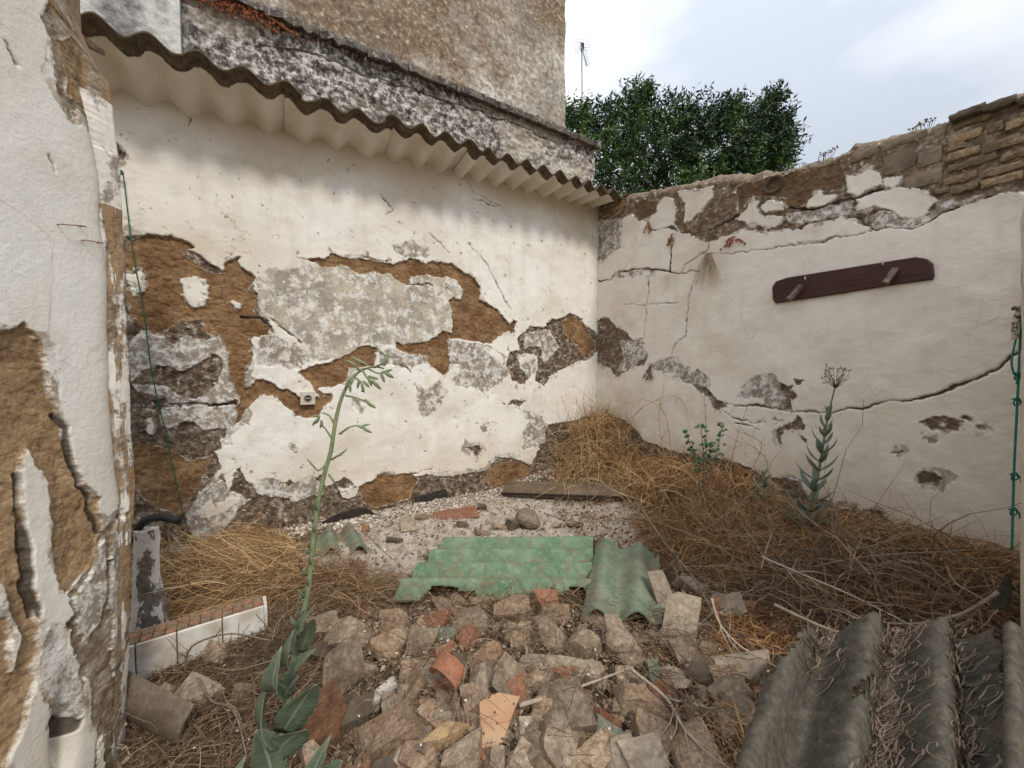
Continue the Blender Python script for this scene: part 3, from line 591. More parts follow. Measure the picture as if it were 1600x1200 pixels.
CC = [(0.0025, mapC(Z1, [(0, 190), (50, 290)])), (0.0025, mapC(Z1, [(215, 730), (245, 810)])), (0.0025, mapC(Z1, [(490, 920), (520, 980), (545, 1150), (550, 1250)])),
      (0.009, mapC(Y1, [(55, 200), (62, 330), (85, 470), (100, 600), (130, 680)])), (0.005, mapC(Y1, [(180, 0), (215, 50), (240, 160), (265, 240), (300, 270), (330, 400)])),  # first line: the groove's dark shadow, put into the crack colour and cut in
      (0.012, mapC(Y1, [(85, 560), (110, 680)])), (0.016, mapC(Y1, [(165, 1060), (200, 1010), (250, 1060)])), (0.004, mapC(Y1, [(395, 310), (405, 350)]))]
wC = np.linspace(0, 0.36, 150); zC = np.linspace(-0.15, 2.3, 900)
eu = np.interp(zC, edge[:, 1], edge[:, 0]) + (fbm(zC * 9, zC * 0, 77, 4) - .5) * 0.012
WW = eu[None, :] + wC[:, None]; ZZ = np.repeat(zC[None, :], len(wC), 0)
F, C, dis = fields(WW, ZZ, PC, CC, 53, warp=0.0055, autochip=0.0, thick=0.008, calm=0.35, fq=2.2)
w_, z_ = WW.ravel(), ZZ.ravel()
bd = np.clip(F['brown'] / 0.05, 0, 1)
dis = dis - 0.010 * bd - 0.008 * sst(fbm(w_ * 7, z_ * 5, 81, 4), 0.5, 0.75) * bd
hole = onC(*S(Y1, [(215, 1090)])[0]); dis -= 0.06 * np.exp(-(((w_ - hole[0]) / 0.018) ** 2 + ((z_ - hole[1]) / 0.07) ** 2))

ew = np.repeat(wC[:, None], len(zC), 1).ravel(); dis -= 0.010 * np.exp(-ew / 0.012)
p2 = C0[None] + Cc[None] * w_[:, None] + Cn[None] * dis[:, None]
me = npmesh('left_wall', np.c_[p2, z_], gridfaces(len(wC), len(zC)))
for c in CL: attr(me, c, F[c])
attr(me, 'crack', C)
st = 0.5 * np.exp(-ew / 0.02) + 0.25 * sst(fbm(w_ * 12, z_ * 3, 21, 4), .5, .75) + 0.5 * sst(0.55 - z_, -0.1, 0.4)
attr(me, 'stain_shade', np.clip(st, 0, 1)); attr(me, 'soot', w_ * 0)
wallC = empty('left_wall', (C0[0] - 0.1, C0[1] - 0.2, 0))
child_world(link('plaster_face', me, M['wallC']), wallC)
tag(wallC, 'thick whitewashed wall close by on the left, plaster fallen off its brown adobe', 'wall')
# the rounded end of that wall, turning away from the viewer
rpx = [(100, -120), (110, 30), (137, 90), (160, 125), (172, 200), (180, 300), (186, 380), (188, 450), (191, 520), (196, 640), (201, 760), (198, 850), (192, 1000), (186, 1200), (183, 1300)]
rz = np.array([1.0 + 0.97 * (ray(*p)[2] / ray(*p)[1]) for p in rpx]); rx = np.array([0.97 * ray(*p)[0] / ray(*p)[1] for p in rpx]); o_ = np.argsort(rz)
dgrid = dis.reshape(len(wC), len(zC))[0]; nr = 26; RV = np.zeros((nr, len(zC), 3))
e2 = C0[None] + Cc[None] * eu[:, None] + Cn[None] * dgrid[:, None]
r2 = np.c_[np.interp(zC, rz[o_], rx[o_]) + (fbm(zC * 12, zC * 0, 7, 4) - .5) * .01, np.full(len(zC), 0.985)]
for i in range(nr):
    t = i / 15.0
    if i <= 15:
        q = e2 * (1 - t) + r2 * t; q = q + np.array([0.9, -0.2])[None] * (0.004 * math.sin(math.pi * min(t, 1)) + (fbm(zC * 9, zC * 0 + i * .5, 8, 3) - .5)[:, None] * .003 * (i > 0))
    else:
        t2 = (i - 15) / 10.0; q = r2 + np.array([-0.45, 0.12])[None] * t2 + np.array([0, 0.03])[None] * math.sin(math.pi * t2 * .5)
    RV[i, :, :2] = q; RV[i, :, 2] = zC
me = npmesh('wall_end', RV.reshape(-1, 3), gridfaces(nr, len(zC))[:, ::-1])
zz = RV[..., 2].ravel(); ii = np.repeat(np.arange(nr)[:, None], len(zC), 1).ravel() / 15.0
nn = fbm(ii * 2.5, zz * 9, 61, 4, .6)
lo = 1.0 + 0.97 * ray(180, 330)[2]
fb = np.where(zz < lo, (nn - 0.50) * 0.05 + 0.002 * (ii > .2), -0.03); fb = np.where(zz > 1 + 0.97 * ray(150, 170)[2], 0.01, fb)
attr(me, 'dark', fb); attr(me, 'brown', (fbm(ii * 2, zz * 5, 66, 4) - .55) * .05 * (fb > 0) - .01 * (fb <= 0)); attr(me, 'grey', (fbm(ii * 3, zz * 12, 67, 4) - .62) * .05)
attr(me, 'mott', zz * 0 - .05); attr(me, 'crack', zz * 0 - .02); attr(me, 'stain_shade', np.full(len(zz), .2)); attr(me, 'soot', zz * 0)
child_world(link('wall_end', me, M['wallC']), wallC)
mb = MB(); mb.box((-1.42, 0.66, 1.2), (0.7, 0.66, 2.7)); child_world(mb.build('wall_core', M['blockstone'], smooth=False), wallC)

# right jamb sliver
mb = MB()
def jrow(px, dep, y0, y1, n=26):
    return [at(px + 2.2 * math.sin(i * 2.1) * (1 if px < 1610 else 0), y0 + (y1 - y0) * i / n, dep) for i in range(n + 1)]
r0 = jrow(1596, 1.36, 300, 930); r1 = jrow(1597, 0.98, 306, 1250); r2_ = jrow(1660, 0.80, 290, 1400); r3 = jrow(1900, 1.2, 300, 1000)
n_ = len(r0); vs = r0 + r1 + r2_ + r3; fs = []
for k in range(3):
    for i in range(n_ - 1): fs.append((k * n_ + i, k * n_ + i + 1, (k + 1) * n_ + i + 1, (k + 1) * n_ + i))
fs.append((0, n_, 2 * n_, 3 * n_))
mb.add(vs, fs)
o = mb.build('door_jamb', simple('jamb_plaster', (0.70, 0.64, 0.56), (0.60, 0.53, 0.44), 6, space='pos', c3=(0.42, 0.35, 0.27)))
tag(o, 'narrow plastered door jamb at the far right edge, beside the teal cord', 'door jamb')

# ================================================================== neighbour's house behind the long wall
house = empty('neighbour_house', ptA(2.0, 0, -2))
tag(house, 'tall neighbouring house with blackened lime render rising behind the corrugated canopy', 'house')
LED = onA(925, 223)[1]
uH = np.linspace(0.035, 4.6, 480); zH = np.linspace(2.3, LED, 110); UU, ZZ = np.meshgrid(uH, zH, indexing='ij'); u_, z_ = UU.ravel(), ZZ.ravel()
dis = (fbm(u_ * 9, z_ * 12, 5, 5, .6) - .5) * 0.06 + (fbm(u_ * 30, z_ * 34, 15, 4, .65) - .5) * .03
p2 = CP[None] + A[None] * u_[:, None] + B[None] * (dis - 0.02)[:, None]
me = npmesh('lower_render', np.c_[p2, z_], gridfaces(len(uH), len(zH)))
for c in CL: attr(me, c, u_ * 0 - .05)
crk = mapA(Z2, [(0, 180), (200, 200), (450, 300), (700, 380), (900, 450), (1100, 520), (1250, 590)])
Cx = np.full(len(u_), -.02); idx, d = dist_line(u_ + (fbm(u_ * 20, z_ * 20, 2) - .5) * .04, z_ + (fbm(u_ * 20, z_ * 20, 3) - .5) * .04, crk, .05); Cx[idx] = .007 - d
attr(me, 'crack', Cx)
uL = onA(285, 50)[0]
attr(me, 'stain_shade', 0.4 * sst(fbm(u_ * 4, z_ * 4, 6), .5, .7)); attr(me, 'soot', np.where(u_ < uL, 0.35 + 0.65 * sst(fbm(u_ * 3.2, z_ * 4, 16, 4), .36, .56), .85))
child_world(link('lower_render', me, M['house']), house)
# panel of smoother grey render at the far left
mb = MB(); mb.box(ptA(uL + 0.75, 3.22, 0.03), (1.5, 0.05, 1.5), Mw)
o = mb.build('grey_render_panel', None, smooth=False)
n = NT('grey_lime'); p = n.pos(); o.data.materials.clear()
o.data.materials.append(n.done(n.ramp(n.noise(p, 7, 8, .7), (0.34, (0.12, 0.12, 0.115)), (0.45, (0.33, 0.325, 0.31)), (0.53, (0.55, 0.54, 0.52)), (0.62, (0.70, 0.69, 0.66))), .9, n.bump(n.noise(p, 30, 6, .7), .6, .02))); child_world(o, house)
# upper wall, set back
SB_ = 0.22
def onH(px, py):
    p = hit(px, py, CP - B * SB_, B); return (float(np.dot(p[:2] - CP, A)), float(p[2]))
uR = onH(883, 100)[0]
uH = np.linspace(uR, 5.0, 420); zH = np.linspace(LED - .02, 5.6, 280); UU, ZZ = np.meshgrid(uH, zH, indexing='ij'); u_, z_ = UU.ravel(), ZZ.ravel()
dis = (fbm(u_ * 5, z_ * 5, 45, 5, .55) - .5) * 0.05 + (fbm(u_ * 30, z_ * 30, 46, 3, .6) - .5) * .012
p2 = CP[None] + A[None] * u_[:, None] + B[None] * (dis - SB_)[:, None]
me = npmesh('upper_render', np.c_[p2, z_], gridfaces(len(uH), len(zH)))
fbm1 = fbm(u_ * 3.0, z_ * 3.0, 47, 5, .62); low = sst(0.45 - (z_ - LED), 0, .45)
base = fbm1 - 0.44 - low * 0.22
attr(me, 'dark', np.full(len(u_), -.05)); attr(me, 'brown', base * 0.10); attr(me, 'grey', u_ * 0 - .05)
attr(me, 'mott', (fbm(u_ * 4, z_ * 4, 57, 4) - .40) * .1); attr(me, 'crack', u_ * 0 - .02); attr(me, 'stain_shade', u_ * 0 + .1)
attr(me, 'soot', sst(fbm(u_ * 3, z_ * 3, 97, 4), .52, .70) * .7)
hm = NT('house_render'); p = hm.pos()
wcol = hm.ramp(hm.noise(p, 26, 9, .75), (0.40, (0.30, 0.255, 0.205)), (0.5, (0.52, 0.475, 0.41)), (0.58, (0.74, 0.70, 0.62)))
bcol = hm.ramp(hm.noise(p, 30, 8, .72), (0.34, (0.13, 0.095, 0.065)), (0.48, (0.25, 0.175, 0.115)), (0.57, (0.34, 0.26, 0.185)), (0.64, (0.6, 0.55, 0.47)))
c = hm.mix(hm.step(hm.at('brown'), -.02, .012), wcol, bcol)
c = hm.mix(hm.math('MULTIPLY', hm.at('soot'), .55), c, hm.ramp(hm.noise(p, 40, 6, .7), (0.4, (0.12, 0.11, 0.10)), (0.6, (0.30, 0.27, 0.24))))
dots = hm.vor(hm.mix(.02, p, hm.noise(p, 12, 3), 'ADD'), 11)
c = hm.mix(hm.math('MULTIPLY', hm.step(dots, .16, .09), hm.ramp(hm.noise(p, 4, 3), (.42, 0), (.6, .9))), c, (.70, .65, .56))
hm.done(c, .92, hm.bump(hm.noise(p, 40, 7, .7), .8, .02))
child_world(link('upper_render', me, hm.m), house)
mb = MB(); mb.box(ptA((uR + 5.0) / 2 + .02, (LED + 5.6) / 2, -SB_ - 2.0), (5.0 - uR, 3.9, 5.6 - LED), Mw); child_world(mb.build('house_body', hm.m, smooth=False), house)
mb = MB(); mb.box(ptA(2.32, 1.4, -0.47 - .05), (4.55, 0.9, 2 * LED - 2.82), Mw); child_world(mb.build('lower_body', M['house'] if False else hm.m, smooth=False), house)
M['ledge'] = simple('sooty_ledge', (.05, .045, .04), (.20, .17, .14), 14, space='pos', c3=(.5, .47, .42), bd=.012, bs=.8)
# ledge of cap tiles along the set-back
rr = random.Random(4); u = 0.0; 
while u < 4.4:
    L = rr.uniform(.24, .36); nx, ny = 8, 3; b = MB(); seed = rr.randint(0, 999); vs = []
    prof = [(0.045, -0.045), (0.055, -0.012), (0.03, 0.012), (-0.24, 0.05)]
    for i in range(nx + 1):
        for (of, dz) in prof:
            e = .5 * (i in (0, nx)); q = (fbm(np.array([u * 9 + i * .9]), np.array([of * 30]), 7, 3)[0] - .5) * .035
            vs.append(ptA(u + L * i / nx + (.006 if i == 0 else 0), LED + dz + q - e * .006, of + q * 1.2 - e * .008))
    k = len(prof)
    fs = [(i * k + j, i * k + j + 1, (i + 1) * k + j + 1, (i + 1) * k + j) for i in range(nx) for j in range(k - 1)]
    fs += [tuple(range(k))[::-1], tuple(nx * k + j for j in range(k))]; fs += [(i * k, (i + 1) * k, (i + 1) * k + k - 1, i * k + k - 1) for i in range(nx)]
    b.add(vs, fs); child_world(b.build('ledge_tile', M['ledge'], sharp=60), house); u += L

# ================================================================== corrugated canopy
CO = 0.36
def onF(px, py):
    p = hit(px, py, CP + B * CO, B); return (float(np.dot(p[:2] - CP, A)), float(p[2]))
crest = [(959, 296), (940, 287), (921, 281), (902, 276), (876, 268), (850, 259), (824, 251), (794, 244), (764, 234), (734, 219), (696, 206), (659, 195), (614, 184), (561, 171), (509, 152), (447, 140), (383, 108), (310, 85), (233, 57), (147, 27)]
cf = np.array([onF(*p) for p in crest])
jn = np.array([onA(*p) for p in [(925, 318), (850, 300), (760, 275), (680, 262), (600, 245), (520, 225), (457, 217), (353, 190), (283, 170), (213, 153), (167, 140)]])
mt = NT('canopy_sheet'); p = mt.pos()
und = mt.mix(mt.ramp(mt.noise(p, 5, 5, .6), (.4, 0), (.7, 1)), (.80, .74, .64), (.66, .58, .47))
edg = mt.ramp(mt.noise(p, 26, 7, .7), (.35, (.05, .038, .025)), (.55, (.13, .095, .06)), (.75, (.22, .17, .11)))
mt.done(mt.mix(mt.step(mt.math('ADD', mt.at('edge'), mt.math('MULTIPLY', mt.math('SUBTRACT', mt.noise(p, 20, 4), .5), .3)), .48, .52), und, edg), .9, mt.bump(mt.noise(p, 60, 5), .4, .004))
canopy = empty('corrugated_canopy', ptA(1.7, 2.4, .1)); tag(canopy, 'row of corrugated cement sheets painted white beneath, jutting out over the long wall', 'canopy')
amp = 0.027
breaks = [(-0.02, onF(742, 220)[0] + .02), (onF(742, 220)[0] - .05, onF(608, 186)[0] + .02), (onF(608, 186)[0] - .04, onF(455, 150)[0] + .03), (onF(455, 150)[0] - .05, 3.62)]
for si, (a0, a1) in enumerate(breaks):
    nu = int((a1 - a0) / .011); us = np.linspace(a0, a1, nu); nv = 9; zoff = (.010 if si % 2 else 0.0); fo = (0.0, 0.015, -0.01, .008)[si]
    ph = np.interp(us, cf[:, 0], np.arange(len(cf))) 
    ph = np.where(us > cf[-1, 0], len(cf) - 1 + (us - cf[-1, 0]) / .168, ph); ph = np.where(us < cf[0, 0], (us - cf[0, 0]) / .17, ph)
    wave = amp * np.cos(2 * np.pi * ph)
    zf = np.interp(us, cf[:, 0], cf[:, 1]); zf = np.poly1d(np.polyfit(cf[:, 0], cf[:, 1], 3))(us)
    zj = np.poly1d(np.polyfit(jn[:, 0], jn[:, 1], 2))(us)
    def sheetpts(th):
        V = np.zeros((nu, nv, 3))
        for j in range(nv):
            t = j / (nv - 1); of = (CO + fo) * (1 - t) - 0.0 * t
            if j == 0: of = of + (fbm(us * 20, us * 0, 5 + si, 3) - .5) * .02
            of = of * np.ones(nu)
            V[:, j, 0] = CP[0] + A[0] * us + B[0] * of; V[:, j, 1] = CP[1] + A[1] * us + B[1] * of
            V[:, j, 2] = (zf * (1 - t) + zj * t) - amp + wave + zoff + th
        return V
    top = sheetpts(0.008); bot = sheetpts(0.0); nn_ = nu * nv
    f1 = gridfaces(nu, nv); f2 = gridfaces(nu, nv, nn_)[:, ::-1]; i = np.arange(nu - 1) * nv
    f3 = np.stack([i, i + nv, i + nv + nn_, i + nn_], 1)[:, ::-1]
    me = npmesh('sheet', np.r_[top.reshape(-1, 3), bot.reshape(-1, 3)], np.r_[f1, f2, f3]); me.set_sharp_from_angle(angle=math.radians(60))
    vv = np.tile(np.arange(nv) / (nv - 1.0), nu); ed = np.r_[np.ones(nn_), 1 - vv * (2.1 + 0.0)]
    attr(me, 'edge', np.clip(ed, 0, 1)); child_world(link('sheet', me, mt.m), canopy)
# mossy lip of old bedding mortar along the front of the sheets at the far end of the left wall
mb = MB(); mb.box(at(108, 46, 1.0), (.06, .12, .012), Matrix.Rotation(.45, 3, 'Y')); 
child_world(mb.build('broken_sheet_end', M['rub_g'], smooth=False), canopy)

# ================================================================== ground
def distB(x, y): return (x - CP[0]) * A[0] + (y - CP[1]) * A[1]
def Hn(x, y):
    x = np.asarray(x, float); y = np.asarray(y, float); s = distB(x, y)
    t = (x - CP[0]) * B[0] + (y - CP[1]) * B[1]
    h = (0.10 + 0.16 * np.clip(t / 2.4, 0, 1)) * sst(1.15 - s, 0, 1.05)
    h = h + 0.09 * np.exp(-(((x - 0.1) / .55) ** 2 + ((y - 1.05) / .38) ** 2)) + 0.17 * np.exp(-(((x - 0.95) / .42) ** 2 + ((y - 0.95) / .35) ** 2))
    h = h + 0.06 * np.exp(-((x + .95) / .3) ** 2 - ((y - 1.75) / .4) ** 2) + .05 * np.exp(-((t - .1) / .25) ** 2) * sst(1.3 - s, 0, .8)
    return h + (fbm(x * 3, y * 3, 301, 4) - .5) * .05
def H1(x, y): return float(Hn(x, y))
def onG(px, py, up=0.0):
    d = ray(px, py); t = 0.3
    while t < 12:
        p = O + d * t
        if p[2] <= H1(p[0], p[1]) + up: return Vector(p)
        t += 0.006
    return Vector(O + d * 4)
gx = np.linspace(-2.4, 2.8, 370); gy = np.linspace(0.25, 4.4, 300); GX, GY = np.meshgrid(gx, gy, indexing='ij'); x_, y_ = GX.ravel(), GY.ravel()
hz = Hn(x_, y_) + (fbm(x_ * 22, y_ * 22, 302, 4, .6) - .5) * .03
me = npmesh('ground', np.c_[x_, y_, hz], gridfaces(len(gx), len(gy)))
pal = [tuple(onG(*p)[:2]) for p in [(505, 850), (540, 800), (620, 785), (680, 770), (780, 758), (960, 772), (1000, 800), (1010, 830), (1040, 850), (960, 860), (940, 840), (700, 850), (620, 905), (540, 905), (490, 890)]]
Fp = np.full(len(x_), -.3); idx, d = sdf_poly(x_ + (fbm(x_ * 8, y_ * 8, 31) - .5) * .2, y_ + (fbm(x_ * 8, y_ * 8, 32) - .5) * .2, pal, .3); Fp[idx] = d
attr(me, 'pale', Fp)
n = NT('earth'); p = n.pos()
soil = n.ramp(n.noise(p, 14, 8, .72), (.3, (.05, .034, .022)), (.46, (.125, .085, .055)), (.58, (.20, .145, .095)), (.72, (.32, .25, .18)))
soil = n.mix(n.step(n.vor(p, 75), .22, .12), soil, n.ramp(n.noise(p, 31, 2), (.4, (.10, .06, .035)), (.55, (.34, .26, .18)), (.7, (.62, .56, .48))))
pale = n.ramp(n.noise(p, 12, 9, .75), (.34, (.34, .265, .20)), (.47, (.55, .465, .38)), (.6, (.66, .59, .51)), (.75, (.74, .69, .62)))
pale = n.mix(n.step(n.vor(p, 60), .18, .1), pale, n.ramp(n.noise(p, 25, 2), (.45, (.25, .17, .11)), (.6, (.76, .72, .66))))
c = n.mix(n.step(n.math('ADD', n.at('pale'), n.math('MULTIPLY', n.math('SUBTRACT', n.noise(p, 22, 5, .7), .5), .3)), -.03, .03), soil, pale)
n.done(c, .95, n.bump(n.noise(p, 70, 7, .72), .9, .02))
tag(link('ground', me, n.m), kind='structure')
# land beyond and around the yard
mb = MB(); mb.add([(-200, -200, -.2), (200, -200, -.2), (200, 200, -.2), (-200, 200, -.2)], [(0, 1, 2, 3)])
tag(mb.build('terrain', simple('far_soil', (.16, .12, .08), (.24, .19, .13), 2, space='pos'), smooth=False), kind='structure')

n = NT('pitted_clay'); p = n.obj()
c = n.mix(n.ramp(n.noise(p, 7, 5, .6), (.4, 0), (.62, 1)), (.47, .26, .15), (.49, .35, .21))
c = n.mix(n.math('MULTIPLY', n.step(n.vor(p, 70), .26, .18), n.ramp(n.noise(p, 60, 2), (.45, 0), (.5, 1))), c, (.10, .05, .03))
M['rub_dot'] = n.done(c, .88, n.bump(n.noise(p, 90, 5), .4, .003))
M['litter2'] = blades('rusty_litter', ((0, (.06, .03, .015)), (.5, (.17, .085, .04)), (.85, (.27, .16, .085)), (1, (.4, .3, .2))))

# ================================================================== rubble
def rock(seed, sx, sy, sz, planes=5, n=6, nz=0.035, slab=False):
    rr = np.random.RandomState(seed); lin = np.linspace(-1, 1, n + 1)
    idx = {}; P = []; Fc = []
    def vid(p):
        k = tuple(np.round(p, 4))
        if k not in idx: idx[k] = len(P); P.append(p)
        return idx[k]
    for ax in range(3):
        for sg in (-1, 1):
            for i in range(n):
                for j in range(n):
                    q = []
                    for (a, b) in ((i, j), (i + 1, j), (i + 1, j + 1), (i, j + 1)):
                        p = np.zeros(3); p[ax] = sg; p[(ax + 1) % 3] = lin[a]; p[(ax + 2) % 3] = lin[b]; q.append(vid(p))
                    Fc.append(q if sg > 0 else q[::-1])
    P = np.array(P)
    P *= (1 + rr.uniform(-.1, .1, 3))[None]
    sh = rr.uniform(-.22, .22, 2); P[:, 0] += P[:, 1] * sh[0]; P[:, 2] += P[:, 0] * sh[1] * (0.3 if slab else 1) * .6
    for k in range(planes):
        d = rr.normal(size=3); d[2] *= (0.25 if slab else 0.8); d /= np.linalg.norm(d); off = rr.uniform(.55, 1.0)
        t = P @ d - off; P = P - np.maximum(t, 0)[:, None] * d[None]
    f = 3.1; nz_ = (fbm(P[:, 0] * f + P[:, 2] * 2.1, P[:, 1] * f + P[:, 2] * 1.7, seed, 4, .6) - .5)
    nl = P / (np.linalg.norm(P, axis=1)[:, None] + 1e-6)
    P = P + nl * (nz_ * nz * 6)[:, None] + rr.normal(size=P.shape) * nz * .35
    P = P * np.array([sx, sy, sz]) * .5
    me = npmesh('rubble', P, np.array(Fc)); me.set_sharp_from_angle(angle=math.radians(22)); return me
NAMES = {'g': ('rubble_stone', 'rubble stone'), 'k': ('rubble_stone', 'rubble stone'), 'b': ('brick_fragment', 'brick'), 'r': ('brick_fragment', 'brick'), 'y': ('brick_fragment', 'brick'),
         'o': ('clay_tile_fragment', 'tile'), 'p': ('plaster_lump', 'plaster lump'), 'f': ('plaster_slab', 'plaster slab'), 'w': ('mortar_chunk', 'mortar chunk'), 'e': ('cement_fragment', 'cement piece'), 'd': ('wood_fragment', 'wood piece')}
GRP = {'g': ('greyish brown lump of broken mortar lying in the rubble heap', 'greyish lumps in the rubble heap'), 'b': ('tan piece of broken brick lying in the rubble heap', 'tan brick pieces in the rubble heap'),
       'p': ('pale lump of broken plaster lying in the rubble heap', 'pale plaster lumps in the rubble heap'), 'k': ('small dark stone wedged among the rubble', 'small dark stones in the rubble heap'),
       'f': ('flat thin slab of fallen plaster lying in the rubble heap', 'thin plaster slabs in the rubble heap'), 'e': ('greenish grey flake of cement sheet among the rubble', 'greenish flakes in the rubble heap'),
       'd': ('splinter of rotten red brown wood among the rubble', 'rotten wood splinters in the rubble'), 'r': ('reddish piece of broken brick lying in the rubble heap', 'reddish brick pieces in the rubble heap')}
MATK = {'g': 'rub_g', 'b': 'rub_b', 'p': 'rub_p', 'k': 'rub_k', 'f': 'rub_p', 'e': 'rub_e', 'd': 'wood_r', 'r': 'rub_r', 'o': 'rub_o', 'y': 'rub_y', 'w': 'rub_w'}
count = [0]; ANON = []
def place(px, py, w, h, ang, kind, label=None, cat=None, lift=0.0, zs=None, tilt=None, mat=None, planes=None, name=None, group=None):
    """a rubble piece at the photographed spot: w, h in photo pixels, ang degrees in the picture"""
    count[0] += 1; sd_ = count[0] * 7 + 3; rr = random.Random(sd_)
    g = onG(px, py + h * 0.18, 0.03); dep = g.y
    view = math.radians(math.degrees(math.atan2(CAMZ - g.z, dep)))
    W = w / 600 * dep * 1.07; sinv = max(.35, math.sin(view)); Lh = h / 600 * dep * 1.07
    slab = kind in 'foed' or (kind == 'y')
    if kind == 'd': th = min(W, Lh) * .5; L2 = Lh / sinv * .9
    elif slab: th = 0.022 if kind != 'y' else .04; L2 = Lh / (sinv + .25)
    else: th = min(W, Lh) * rr.uniform(.6, .85); L2 = Lh * 1.05
    if zs: th = zs
    a = math.radians(ang)
    me = rock(sd_, W, L2, th, planes or (4 if slab else rr.choice((2, 3, 4)) if kind in 'bry' else rr.choice((4, 6, 8))), n=7, nz=.010 if slab else .017, slab=slab)
    ident = name or NAMES[kind][0]
    o = link(ident, me, M[mat or MATK[kind]])
    tl = tilt if tilt is not None else (math.radians(rr.uniform(10, 36)) if kind in 'fo' else rr.uniform(0.0, .75))
    # tilt towards the viewer, then turn about the line of sight
    o.rotation_euler = (Matrix.Rotation(a, 3, 'Z') @ Matrix.Rotation(tl, 3, 'X') @ Matrix.Rotation(rr.uniform(-.45, .45) if kind in 'gbkpr' and not zs else rr.uniform(-.15, .15), 3, 'Y')).to_euler()
    o.location = (g.x, g.y + L2 * .1, H1(g.x, g.y) + th * .36 + lift)
    if label: tag(o, label, cat or NAMES[kind][1])
    else: tag(o, GRP[kind][0], NAMES[kind][1], GRP[kind][1]); ANON.append((o, px, py, w, kind))
    return o
def R4(l): 
    for e in l:
        x, y, w, h, a, k = e[:6]; (X, Y), = S(Y4, [(x, y)]); kw = e[6] if len(e) > 6 else {}
        place(X, Y, w / 3.333, h / 3.333, a, k, **kw)
def R5(l):
    for e in l:
        x, y, w, h, a, k = e[:6]; (X, Y), = S(Y5, [(x, y)]); kw = e[6] if len(e) > 6 else {}
        place(X, Y, w / 3.478, h / 3.478, a, k, **kw)
L_ = lambda s, **k: dict(label=s, **k)
R4([(560, 230, 240, 150, -8, 'g', L_('broad grey stone at the left top of the rubble heap, behind the tall weed stem')), (795, 160, 160, 110, 0, 'b'), (755, 285, 190, 130, -5, 'b', L_('pinkish tan half brick beside the broad grey stone')),
    (970, 165, 190, 80, 12, 'r', L_('red brick piece below the middle of the big green sheet')), (1190, 160, 170, 120, 0, 'g'), (1405, 110, 170, 110, 0, 'b', L_('squarish dark speckled brick just under the big green sheet')),
    (930, 270, 140, 120, 0, 'g'), (1050, 220, 110, 100, 20, 'e'), (1060, 300, 170, 80, 45, 'r', L_('long dull red brick piece standing aslant above the curved clay tile')), (510, 410, 220, 200, 40, 'g', L_('big pointed grey lump right of the tall weed leaves')),
    (890, 400, 170, 90, 25, 'b'), (640, 400, 90, 90, 0, 'g'), (990, 430, 140, 150, -20, 'p', L_('pale rounded lump carrying the curved clay tile')), (1265, 320, 180, 130, 10, 'o', L_('flat salmon brick slab in the middle of the heap', name='brick_fragment', cat='brick', zs=.035)),
    (1250, 490, 170, 210, -10, 'g', L_('tall smooth grey block in the middle of the heap below the salmon slab')), (1380, 460, 150, 160, -45, 'g', L_('wedge shaped grey block leaning right of the smooth grey block')), (1530, 470, 140, 100, -10, 'b'),
    (780, 590, 180, 110, -15, 'f', L_('thin flat shield shaped plaster piece left of the curved clay tile')), (850, 520, 110, 100, 0, 'p'), (700, 545, 240, 70, 50, 'w', L_('long chunk of mortar with white limewash on its face, standing aslant')),
    (605, 630, 130, 120, 20, 'k'), (745, 745, 310, 160, 15, 'b', L_('largest tan brick, lying low in the front of the heap')), (1055, 735, 250, 90, 5, 'y', L_('clean yellow brick with small dark pits, left of the orange tile')),
    (1305, 690, 230, 230, -12, 'o', L_('big orange clay slab dotted with dark pits, front of the heap', lift=.02, mat='rub_dot', tilt=.55)), (1085, 640, 190, 50, 10, 'f', L_('thin dark edged slate of plaster leaning above the yellow brick', tilt=.1)),
    (1150, 850, 190, 170, 0, 'g'), (1280, 780, 120, 140, 30, 'f'), (910, 870, 200, 140, 0, 'b'), (1570, 640, 130, 170, -20, 'b'), (1560, 840, 90, 160, 10, 'b'), (1450, 240, 120, 120, 0, 'b'), (1400, 190, 100, 60, -15, 'p'),
    (1330, 880, 160, 120, 10, 'g'), (1450, 880, 140, 140, -40, 'g'), (1040, 570, 130, 110, 0, 'g'), (1510, 370, 190, 90, -5, 'f'), (1290, 160, 80, 60, 0, 'k'), (360, 850, 120, 170, 50, 'g', L_('grey slab of stone between the lowest weed leaves and the rotten board')),
    (1480, 690, 70, 80, 0, 'p'), (1130, 360, 90, 80, 0, 'k'), (910, 450, 50, 60, 0, 'p'), (1520, 250, 60, 120, 60, 'k'), (1060, 60, 110, 70, 0, 'g'), (1250, 50, 130, 70, 0, 'g'), (400, 180, 140, 120, 20, 'g'), (420, 290, 100, 80, 0, 'k'),
    (1640, 120, 100, 90, 0, 'b'), (1140, 60, 60, 50, 0, 'k'), (560, 560, 90, 70, 0, 'k'), (830, 350, 80, 50, 0, 'p')])
